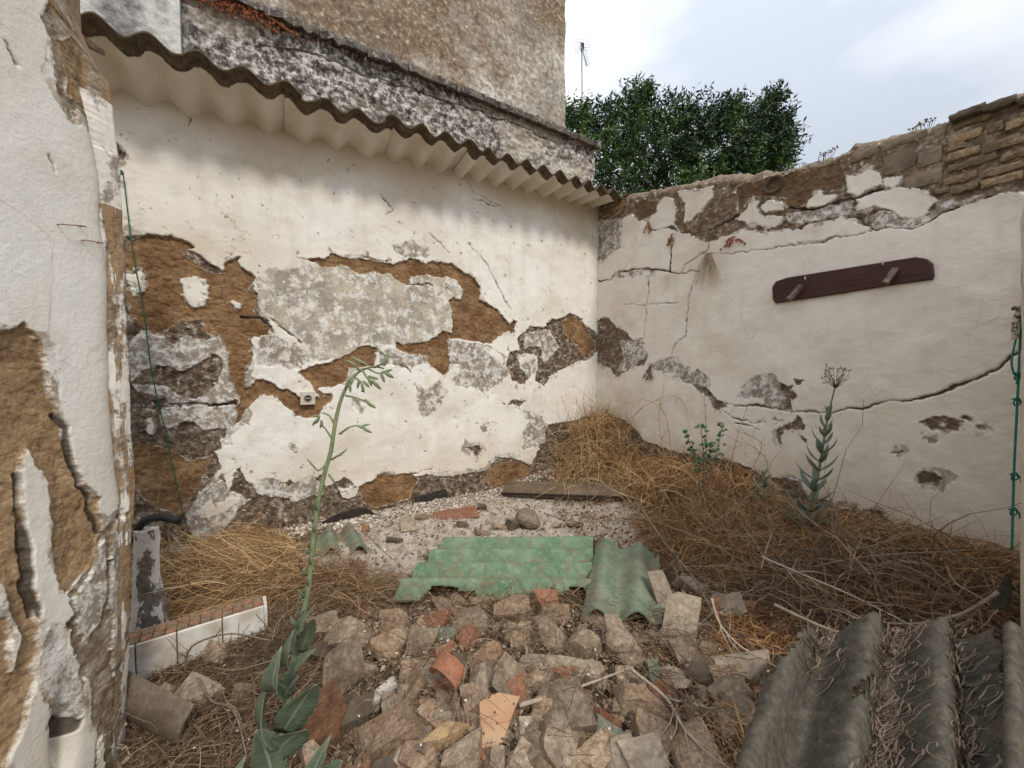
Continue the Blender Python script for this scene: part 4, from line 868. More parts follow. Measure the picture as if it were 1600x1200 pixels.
R5([(60, 255, 190, 130, 0, 'b'), (250, 200, 150, 130, 0, 'r', L_('rounded orange brown mossy lump under the green sheet edge')), (280, 360, 150, 230, 20, 'g', L_('upright grey block with a flat pale top below the mossy lump')), (470, 420, 180, 190, -30, 'g', L_('rough dark pitted stone below the joint of the two green sheets')),
    (60, 390, 110, 130, 0, 'g'), (160, 345, 90, 70, -15, 'p'), (330, 540, 500, 110, -8, 'f', L_('long flat plaster slab lying across the middle of the heap')), (670, 430, 190, 210, 0, 'g'),
    (915, 200, 120, 260, 12, 'f', L_('tall pale plaster slab leaning upright right of the green sheets', tilt=.75, lift=.03)), (1000, 330, 170, 230, -35, 'f', L_('pale pointed plaster slab crossing the tall upright one', tilt=.75, lift=.045)),
    (1060, 110, 200, 80, -15, 'p', L_('long rough pale lump above the pointed plaster slab')), (1260, 240, 150, 130, 0, 'p', L_('rounded pale stone alone at the edge of the dry weeds')), (820, 210, 110, 80, 0, 'g'), (1030, 460, 140, 120, 0, 'g'),
    (955, 590, 190, 120, -55, 'p'), (1080, 600, 90, 200, 0, 'p'), (1340, 560, 270, 140, 5, 'p', L_('broad pale slab beside the upper corner of the dark corrugated sheet')), (350, 790, 280, 190, 10, 'g', L_('broad pitted grey stone in the front of the heap, right of the orange slab', zs=.07)),
    (220, 630, 160, 110, 10, 'g'), (800, 770, 230, 160, 0, 'b'), (570, 900, 180, 170, -40, 'e', L_('flat greenish cement piece in the front of the heap')), (665, 980, 180, 150, 10, 'p', L_('pale rounded lump near the bottom edge, right of the greenish piece')),
    (620, 1070, 250, 80, -20, 'f', L_('thin cream coloured shard at the bottom edge below the pale rounded lump')), (830, 930, 200, 180, -20, 'b'), (1060, 980, 250, 270, 0, 'b', L_('large speckled brick slab at the bottom left of the dark corrugated sheet', zs=.05)),
    (1260, 850, 110, 180, 0, 'b'), (240, 1010, 110, 160, 15, 'b'), (110, 1050, 110, 180, -35, 'g'), (400, 1070, 150, 90, 0, 'g'), (1250, 690, 220, 150, 0, 'g'), (430, 960, 100, 110, 0, 'g'), (20, 1060, 90, 110, 0, 'b'), (140, 870, 70, 90, 0, 'p'),
    (860, 590, 60, 210, 5, 'e', dict(tilt=1.0, zs=.015)), (700, 720, 150, 90, 0, 'g'), (1150, 780, 90, 70, 0, 'k'), (1320, 770, 160, 120, 0, 'g'), (700, 600, 140, 100, 0, 'g'), (520, 600, 120, 90, 0, 'k'), (1130, 350, 110, 90, 0, 'k'), (1140, 440, 90, 80, 0, 'g'),
    (1190, 620, 140, 50, 25, 'd'), (1010, 750, 210, 50, -20, 'd'), (1230, 440, 200, 50, -25, 'd'), (1380, 420, 150, 50, 50, 'd'), (1230, 1010, 160, 50, -60, 'd'), (1180, 720, 90, 40, 10, 'd'), (1290, 1060, 140, 40, 30, 'd'), (1080, 690, 120, 36, 5, 'd'), (1440, 340, 120, 40, 60, 'd')])
# rotten board on the left
place(505, 1130, 92, 50, -48, 'd', 'rotten dark red board half buried beside the tall weed', 'board', zs=.03, name='rotten_board', lift=.02)
# the curved clay tile bit
mb = MB(); g = onG(700, 1058, .06); vs = []; fs = []; nn_ = 10
for i in range(2):
    for k in range(nn_ + 1):
        an = math.radians(200 - 190 * k / nn_ ) ; 
        for r_ in (.048, .036): vs.append((r_ * math.cos(an), (i - .5) * .05, r_ * math.sin(an) * .8))
for k in range(nn_):
    a0 = k * 2; b0 = a0 + 2; N2 = (nn_ + 1) * 2
    fs += [(a0, b0, b0 + N2, a0 + N2), (a0 + 1, a0 + 1 + N2, b0 + 1 + N2, b0 + 1), (a0, a0 + 1, b0 + 1, b0), (a0 + N2, b0 + N2, b0 + 1 + N2, a0 + 1 + N2)]
fs += [(0, 2 * (nn_ + 1), 2 * (nn_ + 1) + 1, 1), (2 * nn_, 2 * nn_ + 1, 4 * nn_ + 3, 4 * nn_ + 2)]
mb.add(vs, fs); o = mb.build('roof_tile_fragment', simple('bright_clay', (.42, .155, .08), (.33, .16, .10), 12, dust=.4), sharp=50)
o.location = (g.x, g.y, H1(g.x, g.y) + .075); o.rotation_euler = (.35, .25, -.5); tag(o, 'small curved bright orange roof tile piece on a pale lump in the heap', 'roof tile')
# single stones on the pale floor
for e in [(431, 205, 60, 70, 20, 'p', L_('upright tan stone on the pale floor near the reddish square tile')), (375, 273, 62, 28, 0, 'k', L_('flat oval grey stone lying alone on the pale floor')), (213, 367, 66, 32, 0, 'k', L_('dark flat stone on the pale floor just below the small green fragment')),
          (755, 132, 34, 30, 0, 'k'), (248, 222, 30, 36, 0, 'r'), (960, 195, 120, 90, -15, 'g', L_('grey brown stone behind the big green sheet')), (890, 205, 70, 55, 20, 'k'), (1160, 208, 60, 30, 10, 'k'), (1265, 168, 60, 34, 0, 'g'), (660, 205, 50, 24, 0, 'k'), (715, 90, 50, 14, -10, 'f'), (830, 215, 70, 30, 0, 'g'), (770, 240, 90, 26, 0, 'g'), (1070, 205, 60, 30, 0, 'p')]:
    (X, Y), = S(Y3, [(e[0], e[1])]); place(X, Y, e[2] / 2.7586, e[3] / 2.7586, e[4], e[5], **(e[6] if len(e) > 6 else {}))
o = place(*S(Y3, [(640, 150)])[0], 62, 30, 18, 'r', 'reddish square floor tile lying askew on the pale floor', 'floor tile', zs=.018, tilt=.06, planes=1, name='floor_tile')
o = place(*S(Y3, [(520, 168)])[0], 40, 14, 8, 'b', 'half buried tan floor tile left of the reddish square one', 'floor tile', zs=.012, tilt=.03, planes=1, name='floor_tile')
for (X, Y, w, h, k) in [(225, 1110, 40, 26, 'g'), (310, 1075, 60, 46, 'p'), (1235, 868, 26, 14, 'p'), (300, 930, 26, 22, 'k'), (335, 1015, 40, 30, 'g'), (1125, 935, 36, 26, 'p'), (380, 1075, 30, 24, 'g'), (255, 1075, 26, 20, 'p'), (1330, 782, 60, 28, 'g'), (1225, 760, 60, 30, 'g'), (1190, 1120, 30, 30, 'g')]:
    place(X, Y, w, h, 0, k)
# fill the gaps of the heap with smaller pieces
rr = random.Random(12); reg = [(490, 960), (640, 925), (900, 935), (1020, 960), (1150, 935), (1230, 1000), (1190, 1080), (1165, 1240), (480, 1260), (540, 1080)]
def inpoly(x, y, P_):
    c = False
    for k in range(len(P_)):
        (ax, ay), (bx, by) = P_[k], P_[(k + 1) % len(P_)]
        if (ay > y) != (by > y) and x < (bx - ax) * (y - ay) / (by - ay) + ax: c = not c
    return c
k = 0
while k < 240:
    x, y = rr.uniform(460, 1240), rr.uniform(920, 1260)
    if not inpoly(x, y, reg): continue
    s = rr.choice((12, 16, 22, 30, 44)) * rr.uniform(.8, 1.1) * (0.7 + .6 * (y - 920) / 300); place(x, y, s * rr.uniform(.8, 1.9), s * rr.uniform(.6, 1.1), rr.uniform(-80, 80), rr.choice('ggbbbprrkgbfe' if x < 1000 else 'gbbkprdd'), lift=-.012); k += 1

# every loose piece is told apart by what lies beside it
LM = [(820, 1135, 'orange pitted slab'), (710, 1055, 'curved orange tile piece'), (765, 1010, 'salmon brick slab'), (670, 968, 'red brick under the green sheet'), (770, 880, 'big green sheet'), (975, 905, 'second green sheet'), (1060, 955, 'crossed pale slabs'), (1200, 1100, 'edge of the dark sheet'),
      (505, 1130, 'rotten board'), (545, 990, 'broad grey stone by the weed'), (605, 1140, 'largest tan brick'), (695, 1140, 'yellow brick'), (890, 1105, 'broad pitted stone'), (1090, 1165, 'speckled brick slab'), (1140, 950, 'lone rounded stone'), (875, 1035, 'long flat plaster slab'), (590, 1090, 'limewashed chunk'),
      (970, 1160, 'pale rounded lump at the bottom'), (1165, 1040, 'broad pale slab by the dark sheet'), (640, 815, 'upright stone on the pale floor'), (310, 985, 'white tiled step'), (250, 1090, 'broken gutter'), (540, 845, 'small green sheet piece'), (950, 795, 'black edged plank'), (460, 1050, 'tall weed'), (1280, 770, 'woolly grey weed'), (915, 1000, 'dark pitted stone below the sheets'), (845, 985, 'mossy orange lump'), (940, 1130, 'flat greenish piece')]
KW = {'g': 'grey brown lump', 'b': 'tan brick piece', 'p': 'pale plaster lump', 'k': 'small dark stone', 'f': 'thin plaster slab', 'e': 'greenish flake', 'd': 'rotten wood splinter', 'r': 'reddish brick piece'}
bk_ = {}
for (o, px, py, w, kd) in ANON:
    d, lx, ly, nm = min(((px - x) ** 2 + ((py - y) * 1.2) ** 2, x, y, t) for x, y, t in LM)
    dx, dy = px - lx, py - ly
    rel = ('right of' if dx > 0 else 'left of') if abs(dx) > abs(dy) * 1.2 else ('in front of' if dy > 0 else 'behind')
    bk_.setdefault((KW[kd], rel, nm), []).append((d, o))
for (kw, rel, nm), l in bk_.items():
    l.sort(key=lambda t: t[0])
    for i, (d, o) in enumerate(l):
        ordn = ('', 'second ', 'third ', 'fourth ', 'fifth ', 'sixth ', 'seventh ', 'eighth ', 'ninth ', 'tenth ', 'eleventh ', 'twelfth ')[min(i, 11)]
        o['label'] = (f"{kw} {rel} the {nm}" if len(l) == 1 else f"{ordn}nearest {kw} {rel} the {nm}")
# ================================================================== flat litter (uncountable)
def chips(name, N, sampler, smin, smax, mat, label, cat, seed=0, lift=.006, thin=.35, zf=None):
    rs = np.random.RandomState(seed); X, Y = sampler(rs, N); N = len(X)
    Z = (zf or Hn)(X, Y) + lift; sz = rs.uniform(smin, smax, N) ** 1.0
    V = np.zeros((N, 6, 3)); yaw = rs.uniform(0, 6.28, N); asp = rs.uniform(.35, 1, N)
    tx = rs.normal(size=N) * .45; ty = rs.normal(size=N) * .45
    base = [(-1, -.4), (-.1, -1), (1, -.3), (.6, .8), (-.5, .9)]
    for k, (bx, by) in enumerate(base):
        jx = rs.uniform(.7, 1.2, N); bx_ = bx * sz * jx; by_ = by * sz * asp * jx
        V[:, k, 0] = X + np.cos(yaw) * bx_ - np.sin(yaw) * by_; V[:, k, 1] = Y + np.sin(yaw) * bx_ + np.cos(yaw) * by_; V[:, k, 2] = Z + tx * bx_ + ty * by_
    V[:, 5, 0] = X; V[:, 5, 1] = Y; V[:, 5, 2] = Z + sz * thin * .8
    b = np.arange(N)[:, None] * 6; F_ = np.concatenate([np.stack([b[:, 0] + k, b[:, 0] + (k + 1) % 5, b[:, 0] + 5], 1) for k in range(5)])
    me = npmesh(name, V.reshape(-1, 3), F_, smooth=False); attr(me, 'tone', np.repeat(rs.uniform(0, 1, N), 6))
    o = link(name, me, M[mat]); tag(o, label, cat, kind='stuff'); return o
def world_box(x0, x1, y0, y1, cond=None):
    def f(rs, N):
        X = rs.uniform(x0, x1, N); Y = rs.uniform(y0, y1, N)
        if cond is not None: m_ = cond(X, Y, rs); X, Y = X[m_], Y[m_]
        return X, Y
    return f
chips('ground_litter', 16000, world_box(-1.9, 1.9, .45, 3.7), .003, .012, 'litter', 'brown crumbs of earth, brick and dead leaf scattered over the whole ground', 'debris', 1)
palp = pal
def inpal(X, Y, rs):
    i_, d = sdf_poly(X, Y, palp, .3); m_ = np.zeros(len(X)) - .3; m_[i_] = d; return m_ + rs.uniform(-.1, .1, len(X)) > 0
chips('plaster_crumbs', 8000, world_box(-1.6, 1.3, 1.4, 3.7, inpal), .002, .006, 'crumb', 'white crumbs of fallen plaster on the pale floor behind the green sheets', 'debris', 2)
def wallfoot(rs, N):
    u = rs.uniform(0, 3.2, N); o_ = np.abs(rs.normal(size=N)) * .12 + .02; return CP[0] + A[0] * u + B[0] * o_, CP[1] + A[1] * u + B[1] * o_
chips('rubble_grit', 9000, world_box(-.55, .75, .6, 1.5), .002, .009, 'litter', 'fine grit and crumbs filling the gaps between the rubble pieces', 'debris', 11, lift=.018)
chips('fallen_flakes', 3500, wallfoot, .004, .016, 'crumb', 'white flakes of paint fallen along the foot of the long wall', 'paint flakes', 3)
def wf(rs, N):
    X = rs.normal(size=N) * .28 + -.25; Y = rs.normal(size=N) * .12 + 1.35; return X, Y
chips('white_flakes', 260, wf, .003, .008, 'crumb', 'small white paint flakes scattered in front of the big green sheet', 'paint flakes', 4, lift=.02)
chips('scattered_flakes', 220, world_box(-1.1, 1.2, .55, 1.5), .002, .0055, 'crumb', 'pale paint flakes sprinkled over the rubble and dry litter in front', 'paint flakes', 5, lift=.05)

# ================================================================== strands
def strands(name, roots, dirs, lens, widths, curl, mat, label, cat, seed=0, seg=6, grav=0.0, floor=None, stuff=True, group=None):
    rs = np.random.RandomState(seed); N = len(roots); P = np.array(roots, float); D = np.array(dirs, float); D /= np.linalg.norm(D, axis=1)[:, None]
    L = np.asarray(lens)[:, None] / seg; C1 = rs.normal(size=(N, 3)) * curl
    side = np.cross(D, rs.normal(size=(N, 3))); side /= np.linalg.norm(side, axis=1)[:, None] + 1e-9
    V = np.zeros((N, seg + 1, 2, 3)); w = np.asarray(widths)[:, None]
    for k in range(seg + 1):
        tw = 1 - .75 * (k / seg) ** 1.5; V[:, k, 0] = P - side * w * .5 * tw; V[:, k, 1] = P + side * w * .5 * tw
        D = D + C1 / seg + rs.normal(size=(N, 3)) * curl * .35 / seg ** .5; D[:, 2] -= grav / seg; D /= np.linalg.norm(D, axis=1)[:, None]
        P = P + D * L
        if floor is not None:
            f = floor(P[:, 0], P[:, 1]) + rs.uniform(.004, .03, N); low = P[:, 2] < f; P[:, 2] = np.where(low, f, P[:, 2]); D[:, 2] = np.where(low, np.abs(D[:, 2]) * .2, D[:, 2])
    b = np.arange(N)[:, None] * (seg + 1) * 2; F_ = []
    for k in range(seg):
        q = b[:, 0] + k * 2; F_.append(np.stack([q, q + 1, q + 3, q + 2], 1))
    me = npmesh(name, V.reshape(-1, 3), np.concatenate(F_)); attr(me, 'tone', np.repeat(rs.beta(2, 2, N), (seg + 1) * 2))
    o = link(name, me, M[mat]); tag(o, label, cat, group, kind='stuff' if stuff else None); return o
def heap(name, poly_px, N, mat, label, cat, seed, hmax, lens, wid, lay=.5, curl=.9, azim=None, jit=.25, grav=1.2, flatedge=.1, zbase=0.0):
    """strands lying in and over a mound whose footprint was seen in the photograph"""
    rs = np.random.RandomState(seed); pw = np.array([tuple(onG(*p)[:2]) for p in poly_px]); lo, hi = pw.min(0), pw.max(0)
    X = rs.uniform(lo[0], hi[0], N * 6); Y = rs.uniform(lo[1], hi[1], N * 6)
    i_, d = sdf_poly(X, Y, pw, .01); m_ = d > 0; X, Y, d = X[i_][m_][:N], Y[i_][m_][:N], d[m_][:N]; n_ = len(X)
    hh = hmax * np.clip(d / flatedge, 0, 1) ** .7; Z = Hn(X, Y) + zbase + hh * rs.uniform(0, 1, n_) ** .7
    az = (rs.uniform(0, 6.28, n_) if azim is None else azim + rs.normal(size=n_) * jit); el = rs.normal(size=n_) * .25 + lay
    D = np.c_[np.cos(az) * np.cos(el), np.sin(az) * np.cos(el), np.sin(el)]
    return strands(name, np.c_[X, Y, Z], D, rs.uniform(*lens, n_), rs.uniform(*wid, n_), curl, mat, label, cat, seed, grav=grav, floor=Hn)
GA = math.atan2(A[1], A[0])
heap('dry_grass', [(245, 950), (238, 905), (300, 870), (360, 835), (420, 825), (480, 850), (500, 905), (480, 930), (400, 940), (330, 955)], 2300, 'straw', 'golden heap of dry straw by the mortar pillar, below the left end of the long wall', 'dry grass', 21, .08, (.14, .45), (.0018, .0045), .10, 1.0, GA + .3, .8, .9)
heap('dry_stalks', [(250, 960), (250, 900), (330, 880), (380, 900), (470, 930), (430, 960), (330, 965)], 700, 'drybrown', 'darker dead stalks under the golden straw heap', 'dry grass', 22, .10, (.12, .35), (.002, .004), .1, 1.0)
heap('dry_grass', [(480, 930), (470, 900), (520, 895), (580, 905), (600, 930), (570, 950), (500, 960)], 1500, 'drybrown', 'brown clump of dry stalks between the tall weed and the big green sheet', 'dry grass', 23, .07, (.08, .25), (.0018, .0035), .35, 1.2)
heap('dry_grass', [(850, 765), (860, 740), (925, 700), (975, 700), (1060, 720), (1150, 735), (1205, 750), (1215, 790), (1170, 815), (1100, 815), (1000, 810), (960, 775)], 3600, 'straw', 'large mound of straw coloured dry grass growing in the corner of the two walls', 'dry grass', 24, .13, (.12, .44), (.003, .0055), .8, 1.0, grav=2.0, flatedge=.25)
heap('dry_grass', [(870, 735), (915, 705), (950, 698), (1000, 708), (1030, 725), (980, 745), (900, 750)], 2600, 'straw', 'taller tuft of dry grass leaning into the very corner of the two walls', 'dry grass', 34, .40, (.18, .50), (.003, .005), .9, .9, grav=1.4, flatedge=.12)
heap('dry_weeds', [(925, 720), (1000, 715), (1100, 730), (1230, 750), (1220, 800), (1120, 810), (1010, 800)], 2600, 'redbrown', 'reddish brown dead weeds standing in front of the right wall beside the straw mound', 'dry weeds', 25, .13, (.08, .30), (.0025, .005), .9, 1.3, grav=1.0, flatedge=.2)
heap('dry_weeds', [(990, 815), (1100, 810), (1220, 800), (1300, 820), (1420, 850), (1580, 880), (1600, 950), (1480, 960), (1300, 950), (1180, 940), (1090, 900), (1020, 870)], 6500, 'redbrown', 'low mat of rusty dead weeds covering the ground under the right wall', 'dry weeds', 26, .05, (.05, .22), (.002, .004), .35, 1.4, grav=1.0)
heap('dry_stalks', [(990, 825), (1100, 810), (1260, 820), (1440, 870), (1580, 900), (1580, 990), (1330, 990), (1200, 960), (1080, 910)], 2300, 'drybrown', 'brown dead stalks tangled through the rusty weeds before the right wall', 'dry stalks', 27, .07, (.10, .36), (.002, .004), .2, 1.3)
heap('dry_grass', [(1010, 820), (1100, 805), (1230, 800), (1330, 820), (1450, 850), (1570, 880), (1585, 930), (1400, 920), (1200, 890), (1080, 870)], 1500, 'straw', 'loose golden strands strewn over the rusty weeds along the right wall', 'dry grass', 35, .07, (.08, .28), (.002, .0038), .4, 1.3, grav=1.1)
heap('vine_tangle', [(1140, 950), (1200, 900), (1320, 880), (1450, 900), (1560, 930), (1560, 1000), (1450, 1005), (1300, 985), (1200, 990)], 300, 'greyvine', 'tangle of thick grey dead vines spilling over the upper end of the dark corrugated sheet', 'dead vines', 28, .13, (.25, .7), (.0035, .006), .1, 1.5, grav=.8, zbase=.06)
heap('dead_leaves', [(200, 1040), (300, 1000), (420, 960), (520, 950), (520, 1200), (400, 1260), (180, 1260)], 2600, 'drydark', 'brown litter of dead stalks between the left wall and the tall weed', 'dead stalks', 29, .03, (.05, .22), (.0015, .0035), .1, 1.2)
heap('grass_wisps', [(520, 960), (900, 930), (1190, 960), (1180, 1240), (520, 1240)], 1500, 'drydark', 'thin dead stems threaded between the pieces of the rubble heap', 'dead stems', 30, .07, (.08, .28), (.0014, .0028), .25, 1.2)
heap('rust_wisps', [(1090, 960), (1230, 950), (1260, 1000), (1180, 1090), (1190, 1240), (1130, 1240), (1100, 1080)], 900, 'redbrown', 'reddish dead stems and bark shreds left of the dark corrugated sheet', 'dead stems', 31, .05, (.04, .16), (.002, .005), .15, 1.2)
heap('fine_grass', [(600, 905), (920, 925), (940, 960), (760, 965), (600, 940)], 900, 'drybrown', 'fine brown stems along the front edge of the big green sheet', 'dead stems', 32, .05, (.06, .16), (.0015, .003), .5, 1.3)
chips('weed_litter', 9000, world_box(.3, 1.9, .8, 2.9, lambda X, Y, rs: (distB(X, Y) < 1.15) & (distB(X, Y) > .02)), .003, .011, 'litter2', 'rusty crumbs of leaf and bark lying under the weeds by the right wall', 'debris', 6, lift=.03) if 'litter2' in M else None

# ---------- single long stems, each a thing
def stem(name, pts_px, r, mat, label, cat, group=None, twigs=None, seed=0, parent=None):
    """pts_px: (px, py, depth)"""
    P = [at(*p) for p in pts_px]; sm = []
    for i in range(len(P) - 1):
        p0, p1, p2, p3 = P[max(i - 1, 0)], P[i], P[i + 1], P[min(i + 2, len(P) - 1)]
        for k in range(5):
            t = k / 5; sm.append(0.5 * ((2 * p1) + (p2 - p0) * t + (2 * p0 - 5 * p1 + 4 * p2 - p3) * t * t + (3 * p1 - p0 - 3 * p2 + p3) * t ** 3))
    sm.append(P[-1]); mb = MB(); n_ = len(sm); mb.tube(sm, [r * (1 - .65 * i / n_) for i in range(n_)], 5)
    rr = random.Random(seed)
    for k in range(twigs or 0):
        i = rr.randint(2, n_ - 2); b = sm[i]; d = (sm[i + 1] - sm[i]).normalized(); q = [b]; dd = (d + Vector((rr.uniform(-1, 1), rr.uniform(-1, 1), rr.uniform(-.6, .9))) * .8).normalized()
        for j in range(5):
            dd = (dd + Vector((rr.uniform(-1, 1), rr.uniform(-1, 1), rr.uniform(-1, 1))) * .25).normalized(); q.append(q[-1] + dd * rr.uniform(.012, .03))
        mb.tube(q, [r * .5 * (1 - .8 * j / 5) for j in range(6)], 4)
    o = mb.build(name, mat, parent); 
    if label: tag(o, label, cat, group)
    return o
M['twig'] = simple('dead_twig', (.13, .095, .065), (.27, .21, .155), 40, bd=.002)
M['twigp'] = simple('pale_twig', (.34, .27, .20), (.46, .38, .29), 40, bd=.002)
dG = lambda x, y, up=.04: onG(x, y, up).y
TW = [([(1003, 795), (1040, 850), (1085, 905), (1120, 965), (1175, 1010), (1235, 1065)], .006, 'long forked dead branch lying from the pale floor across the green sheets into the heap', 26, 'twig', (1.95, 1.0)),
      ([(812, 1102), (870, 1085), (915, 1070), (990, 1042)], .0065, 'pale straight stick lying over the middle of the rubble heap', 0, 'twigp', (1.0, 1.15)),
      ([(985, 1045), (1040, 1090), (1070, 1140), (1120, 1190)], .0055, 'pale grey stick reaching from mid heap down towards the dark corrugated sheet', 8, 'twigp', (1.05, .82)),
      ([(1020, 1050), (1045, 1070), (1058, 1095), (1052, 1120)], .0045, 'short bent grey twig beside the pale upright bricks', 3, 'twig', (1.05, .95)),
      ([(1112, 935), (1125, 975), (1160, 1012), (1220, 1045)], .0045, 'thin curved grey stem left of the dark sheet corner', 3, 'twigp', (1.15, 1.0)),
      ([(850, 802), (900, 815), (960, 813), (1035, 808)], .004, 'thin bent twig lying on the pale floor behind the big green sheet', 5, 'twig', (2.05, 2.0)),
      ([(575, 838), (600, 862), (628, 885)], .003, 'short twig on the pale floor left of the big green sheet', 1, 'twig', (2.0, 1.75)),
      ([(1210, 945), (1300, 985), (1400, 1005), (1500, 1000)], .0055, 'stout grey dead vine stem running level over the top of the dark sheet', 8, 'greyv', (1.05, .93)),
      ([(1190, 870), (1260, 900), (1330, 930), (1440, 985)], .004, 'straight pale stem slanting down through the rusty weeds', 4, 'twigp', (1.35, 1.0)),
      ([(1560, 925), (1500, 960), (1420, 975), (1330, 965)], .005, 'curved grey vine stem on the right, above the dark sheet', 6, 'greyv', (.98, 1.05)),
      ([(310, 1060), (330, 1095), (365, 1110), (385, 1180)], .004, 'thin dead twig hanging over the litter right of the broken gutter', 4, 'twig', (1.1, .95)),
      ([(288, 1050), (300, 1010), (360, 990), (430, 1000), (400, 960)], .0035, 'looping brown tendril in front of the white tiles', 4, 'twig', (1.12, 1.12))]
M['greyv'] = simple('grey_vine', (.17, .125, .09), (.30, .24, .185), 40, bd=.002)
for i, (pp, r, lab, tw, m_, (d0, d1)) in enumerate(TW):
    n_ = len(pp) - 1; q = []
    for k, (x, y) in enumerate(pp):
        g = onG(x, y, .05); q.append((x, y, min(d0 + (d1 - d0) * k / n_, g.y)))
    stem('dead_branch', q, r, M[m_], lab, 'dead branch', None, tw, i)

# ================================================================== corrugated sheets on the ground
def csheet(name, corners, waves, amp_, mat, label, cat, th=.007, outline=None, holes=(), phase=0.0, nlen=40, seed=0, edge_n=.012, along=False, group=None):
    """corners: four points (origin, end across the waves, opposite, end along the ridges)"""
    P0, P1, P2, P3 = [Vector(c) for c in corners]; nu = int(waves * 14) + 1; nv = nlen; rs = np.random.RandomState(seed)
    nrm = (P1 - P0).cross(P3 - P0).normalized()
    if nrm.z < 0: nrm = -nrm
    V = np.zeros((nu, nv, 3)); UVx = np.zeros((nu, nv)); UVy = np.zeros((nu, nv))
    for i in range(nu):
        for j in range(nv):
            u = i / (nu - 1); v = j / (nv - 1); UVx[i, j] = u; UVy[i, j] = v
    nlo = (fbm(UVx * 9, UVy * 0 + 1, seed, 4) - .5) * edge_n * 6; nhi = (fbm(UVx * 9, UVy * 0 + 5, seed + 1, 4) - .5) * edge_n * 6
    ulo = (fbm(UVy * 9, UVx * 0 + 1, seed + 2, 4) - .5) * edge_n * 5; uhi = (fbm(UVy * 9, UVx * 0 + 7, seed + 3, 4) - .5) * edge_n * 5
    v2 = nlo + (1 + nhi - nlo) * UVy; u2 = ulo + (1 + uhi - ulo) * UVx
    wv = amp_ * np.cos(2 * np.pi * (u2 * waves + phase)) + (fbm(u2 * 5, v2 * 5, seed + 5, 3) - .5) * .004 + (fbm(u2 * 30, v2 * 30, seed + 6, 2) - .5) * .002
    a_ = np.array
    P = ((1 - u2) * (1 - v2))[..., None] * a_(P0) + (u2 * (1 - v2))[..., None] * a_(P1) + (u2 * v2)[..., None] * a_(P2) + ((1 - u2) * v2)[..., None] * a_(P3)
    top = P + wv[..., None] * a_(nrm); bot = top - a_(nrm) * th
    keep = np.ones((nu - 1, nv - 1), bool); uc = (u2[:-1, :-1] + u2[1:, 1:]) / 2; vc = (v2[:-1, :-1] + v2[1:, 1:]) / 2
    for h in holes:
        _, d = sdf_poly(uc.ravel(), vc.ravel(), h, 9); keep &= ~(d > 0).reshape(keep.shape)
    if outline is not None:
        _, d = sdf_poly(uc.ravel(), vc.ravel(), outline, 9); keep &= (d > 0).reshape(keep.shape)
    n_ = nu * nv; F_ = []
    for i in range(nu - 1):
        for j in range(nv - 1):
            if not keep[i, j]: continue
            q = i * nv + j; F_.append((q, q + nv, q + nv + 1, q + 1)); F_.append((q + n_, q + 1 + n_, q + nv + 1 + n_, q + nv + n_))
            for (di, dj, e0, e1) in ((-1, 0, q, q + 1), (1, 0, q + nv + 1, q + nv), (0, -1, q + nv, q), (0, 1, q + 1, q + nv + 1)):
                ii, jj = i + di, j + dj
                if ii < 0 or jj < 0 or ii >= nu - 1 or jj >= nv - 1 or not keep[ii, jj]: F_.append((e0, e1, e1 + n_, e0 + n_))
    me = npmesh(name, np.r_[top.reshape(-1, 3), bot.reshape(-1, 3)], np.array(F_)); me.set_sharp_from_angle(angle=math.radians(55))
    attr(me, 'trough', np.r_[wv.ravel(), wv.ravel()] / amp_ * .5 + .5)
    o = link(name, me, mat); tag(o, label, cat, group); return o
n = NT('green_cement'); p = n.pos()
gcol = n.mix(n.ramp(n.noise(p, 9, 7, .68), (.36, 0), (.62, 1)), (.10, .19, .105), (.21, .295, .185))
gcol = n.mix(n.ramp(n.noise(p, 40, 7, .75), (.52, 0), (.68, .8)), gcol, (.33, .37, .27))
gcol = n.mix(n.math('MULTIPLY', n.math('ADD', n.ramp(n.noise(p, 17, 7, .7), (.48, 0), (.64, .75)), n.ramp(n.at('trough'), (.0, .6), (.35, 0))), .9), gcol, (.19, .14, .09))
M['green'] = n.done(gcol, .85, n.bump(n.noise(p, 90, 5, .7), .5, .004))
n = NT('green_grey_cement'); p = n.pos()
gcol = n.mix(n.ramp(n.noise(p, 9, 7, .68), (.36, 0), (.6, 1)), (.14, .21, .13), (.25, .28, .20))
gcol = n.mix(n.ramp(n.noise(p, 6, 7, .7), (.48, 0), (.6, 1)), gcol, (.21, .17, .125))
M['green2'] = n.done(n.mix(n.ramp(n.noise(p, 50, 7, .75), (.52, 0), (.7, .8)), gcol, (.12, .10, .07)), .9, n.bump(n.noise(p, 90, 5, .7), .5, .004))
n = NT('dark_cement'); p = n.pos()
dcol_ = n.ramp(n.noise(n.map(p, (1, 1, 1)), 55, 8, .75), (.32, (.042, .036, .027)), (.5, (.085, .074, .056)), (.68, (.145, .128, .10)))
dcol_ = n.mix(n.ramp(n.noise(p, 5, 5, .6), (.55, 0), (.75, .35)), dcol_, (.12, .13, .09))
dcol_ = n.mix(n.ramp(n.noise(p, 11, 6, .65), (.55, 0), (.7, .45)), dcol_, (.16, .115, .08))
M['darksheet'] = n.done(dcol_, .92, n.bump(n.noise(p, 160, 5, .7), .5, .002))
def G(x, y, up=.03): return onG(x, y, up)
a0, a1, a2, a3 = G(905, 955, .06), G(935, 842, .06), G(690, 842, .06), G(600, 945, .06)
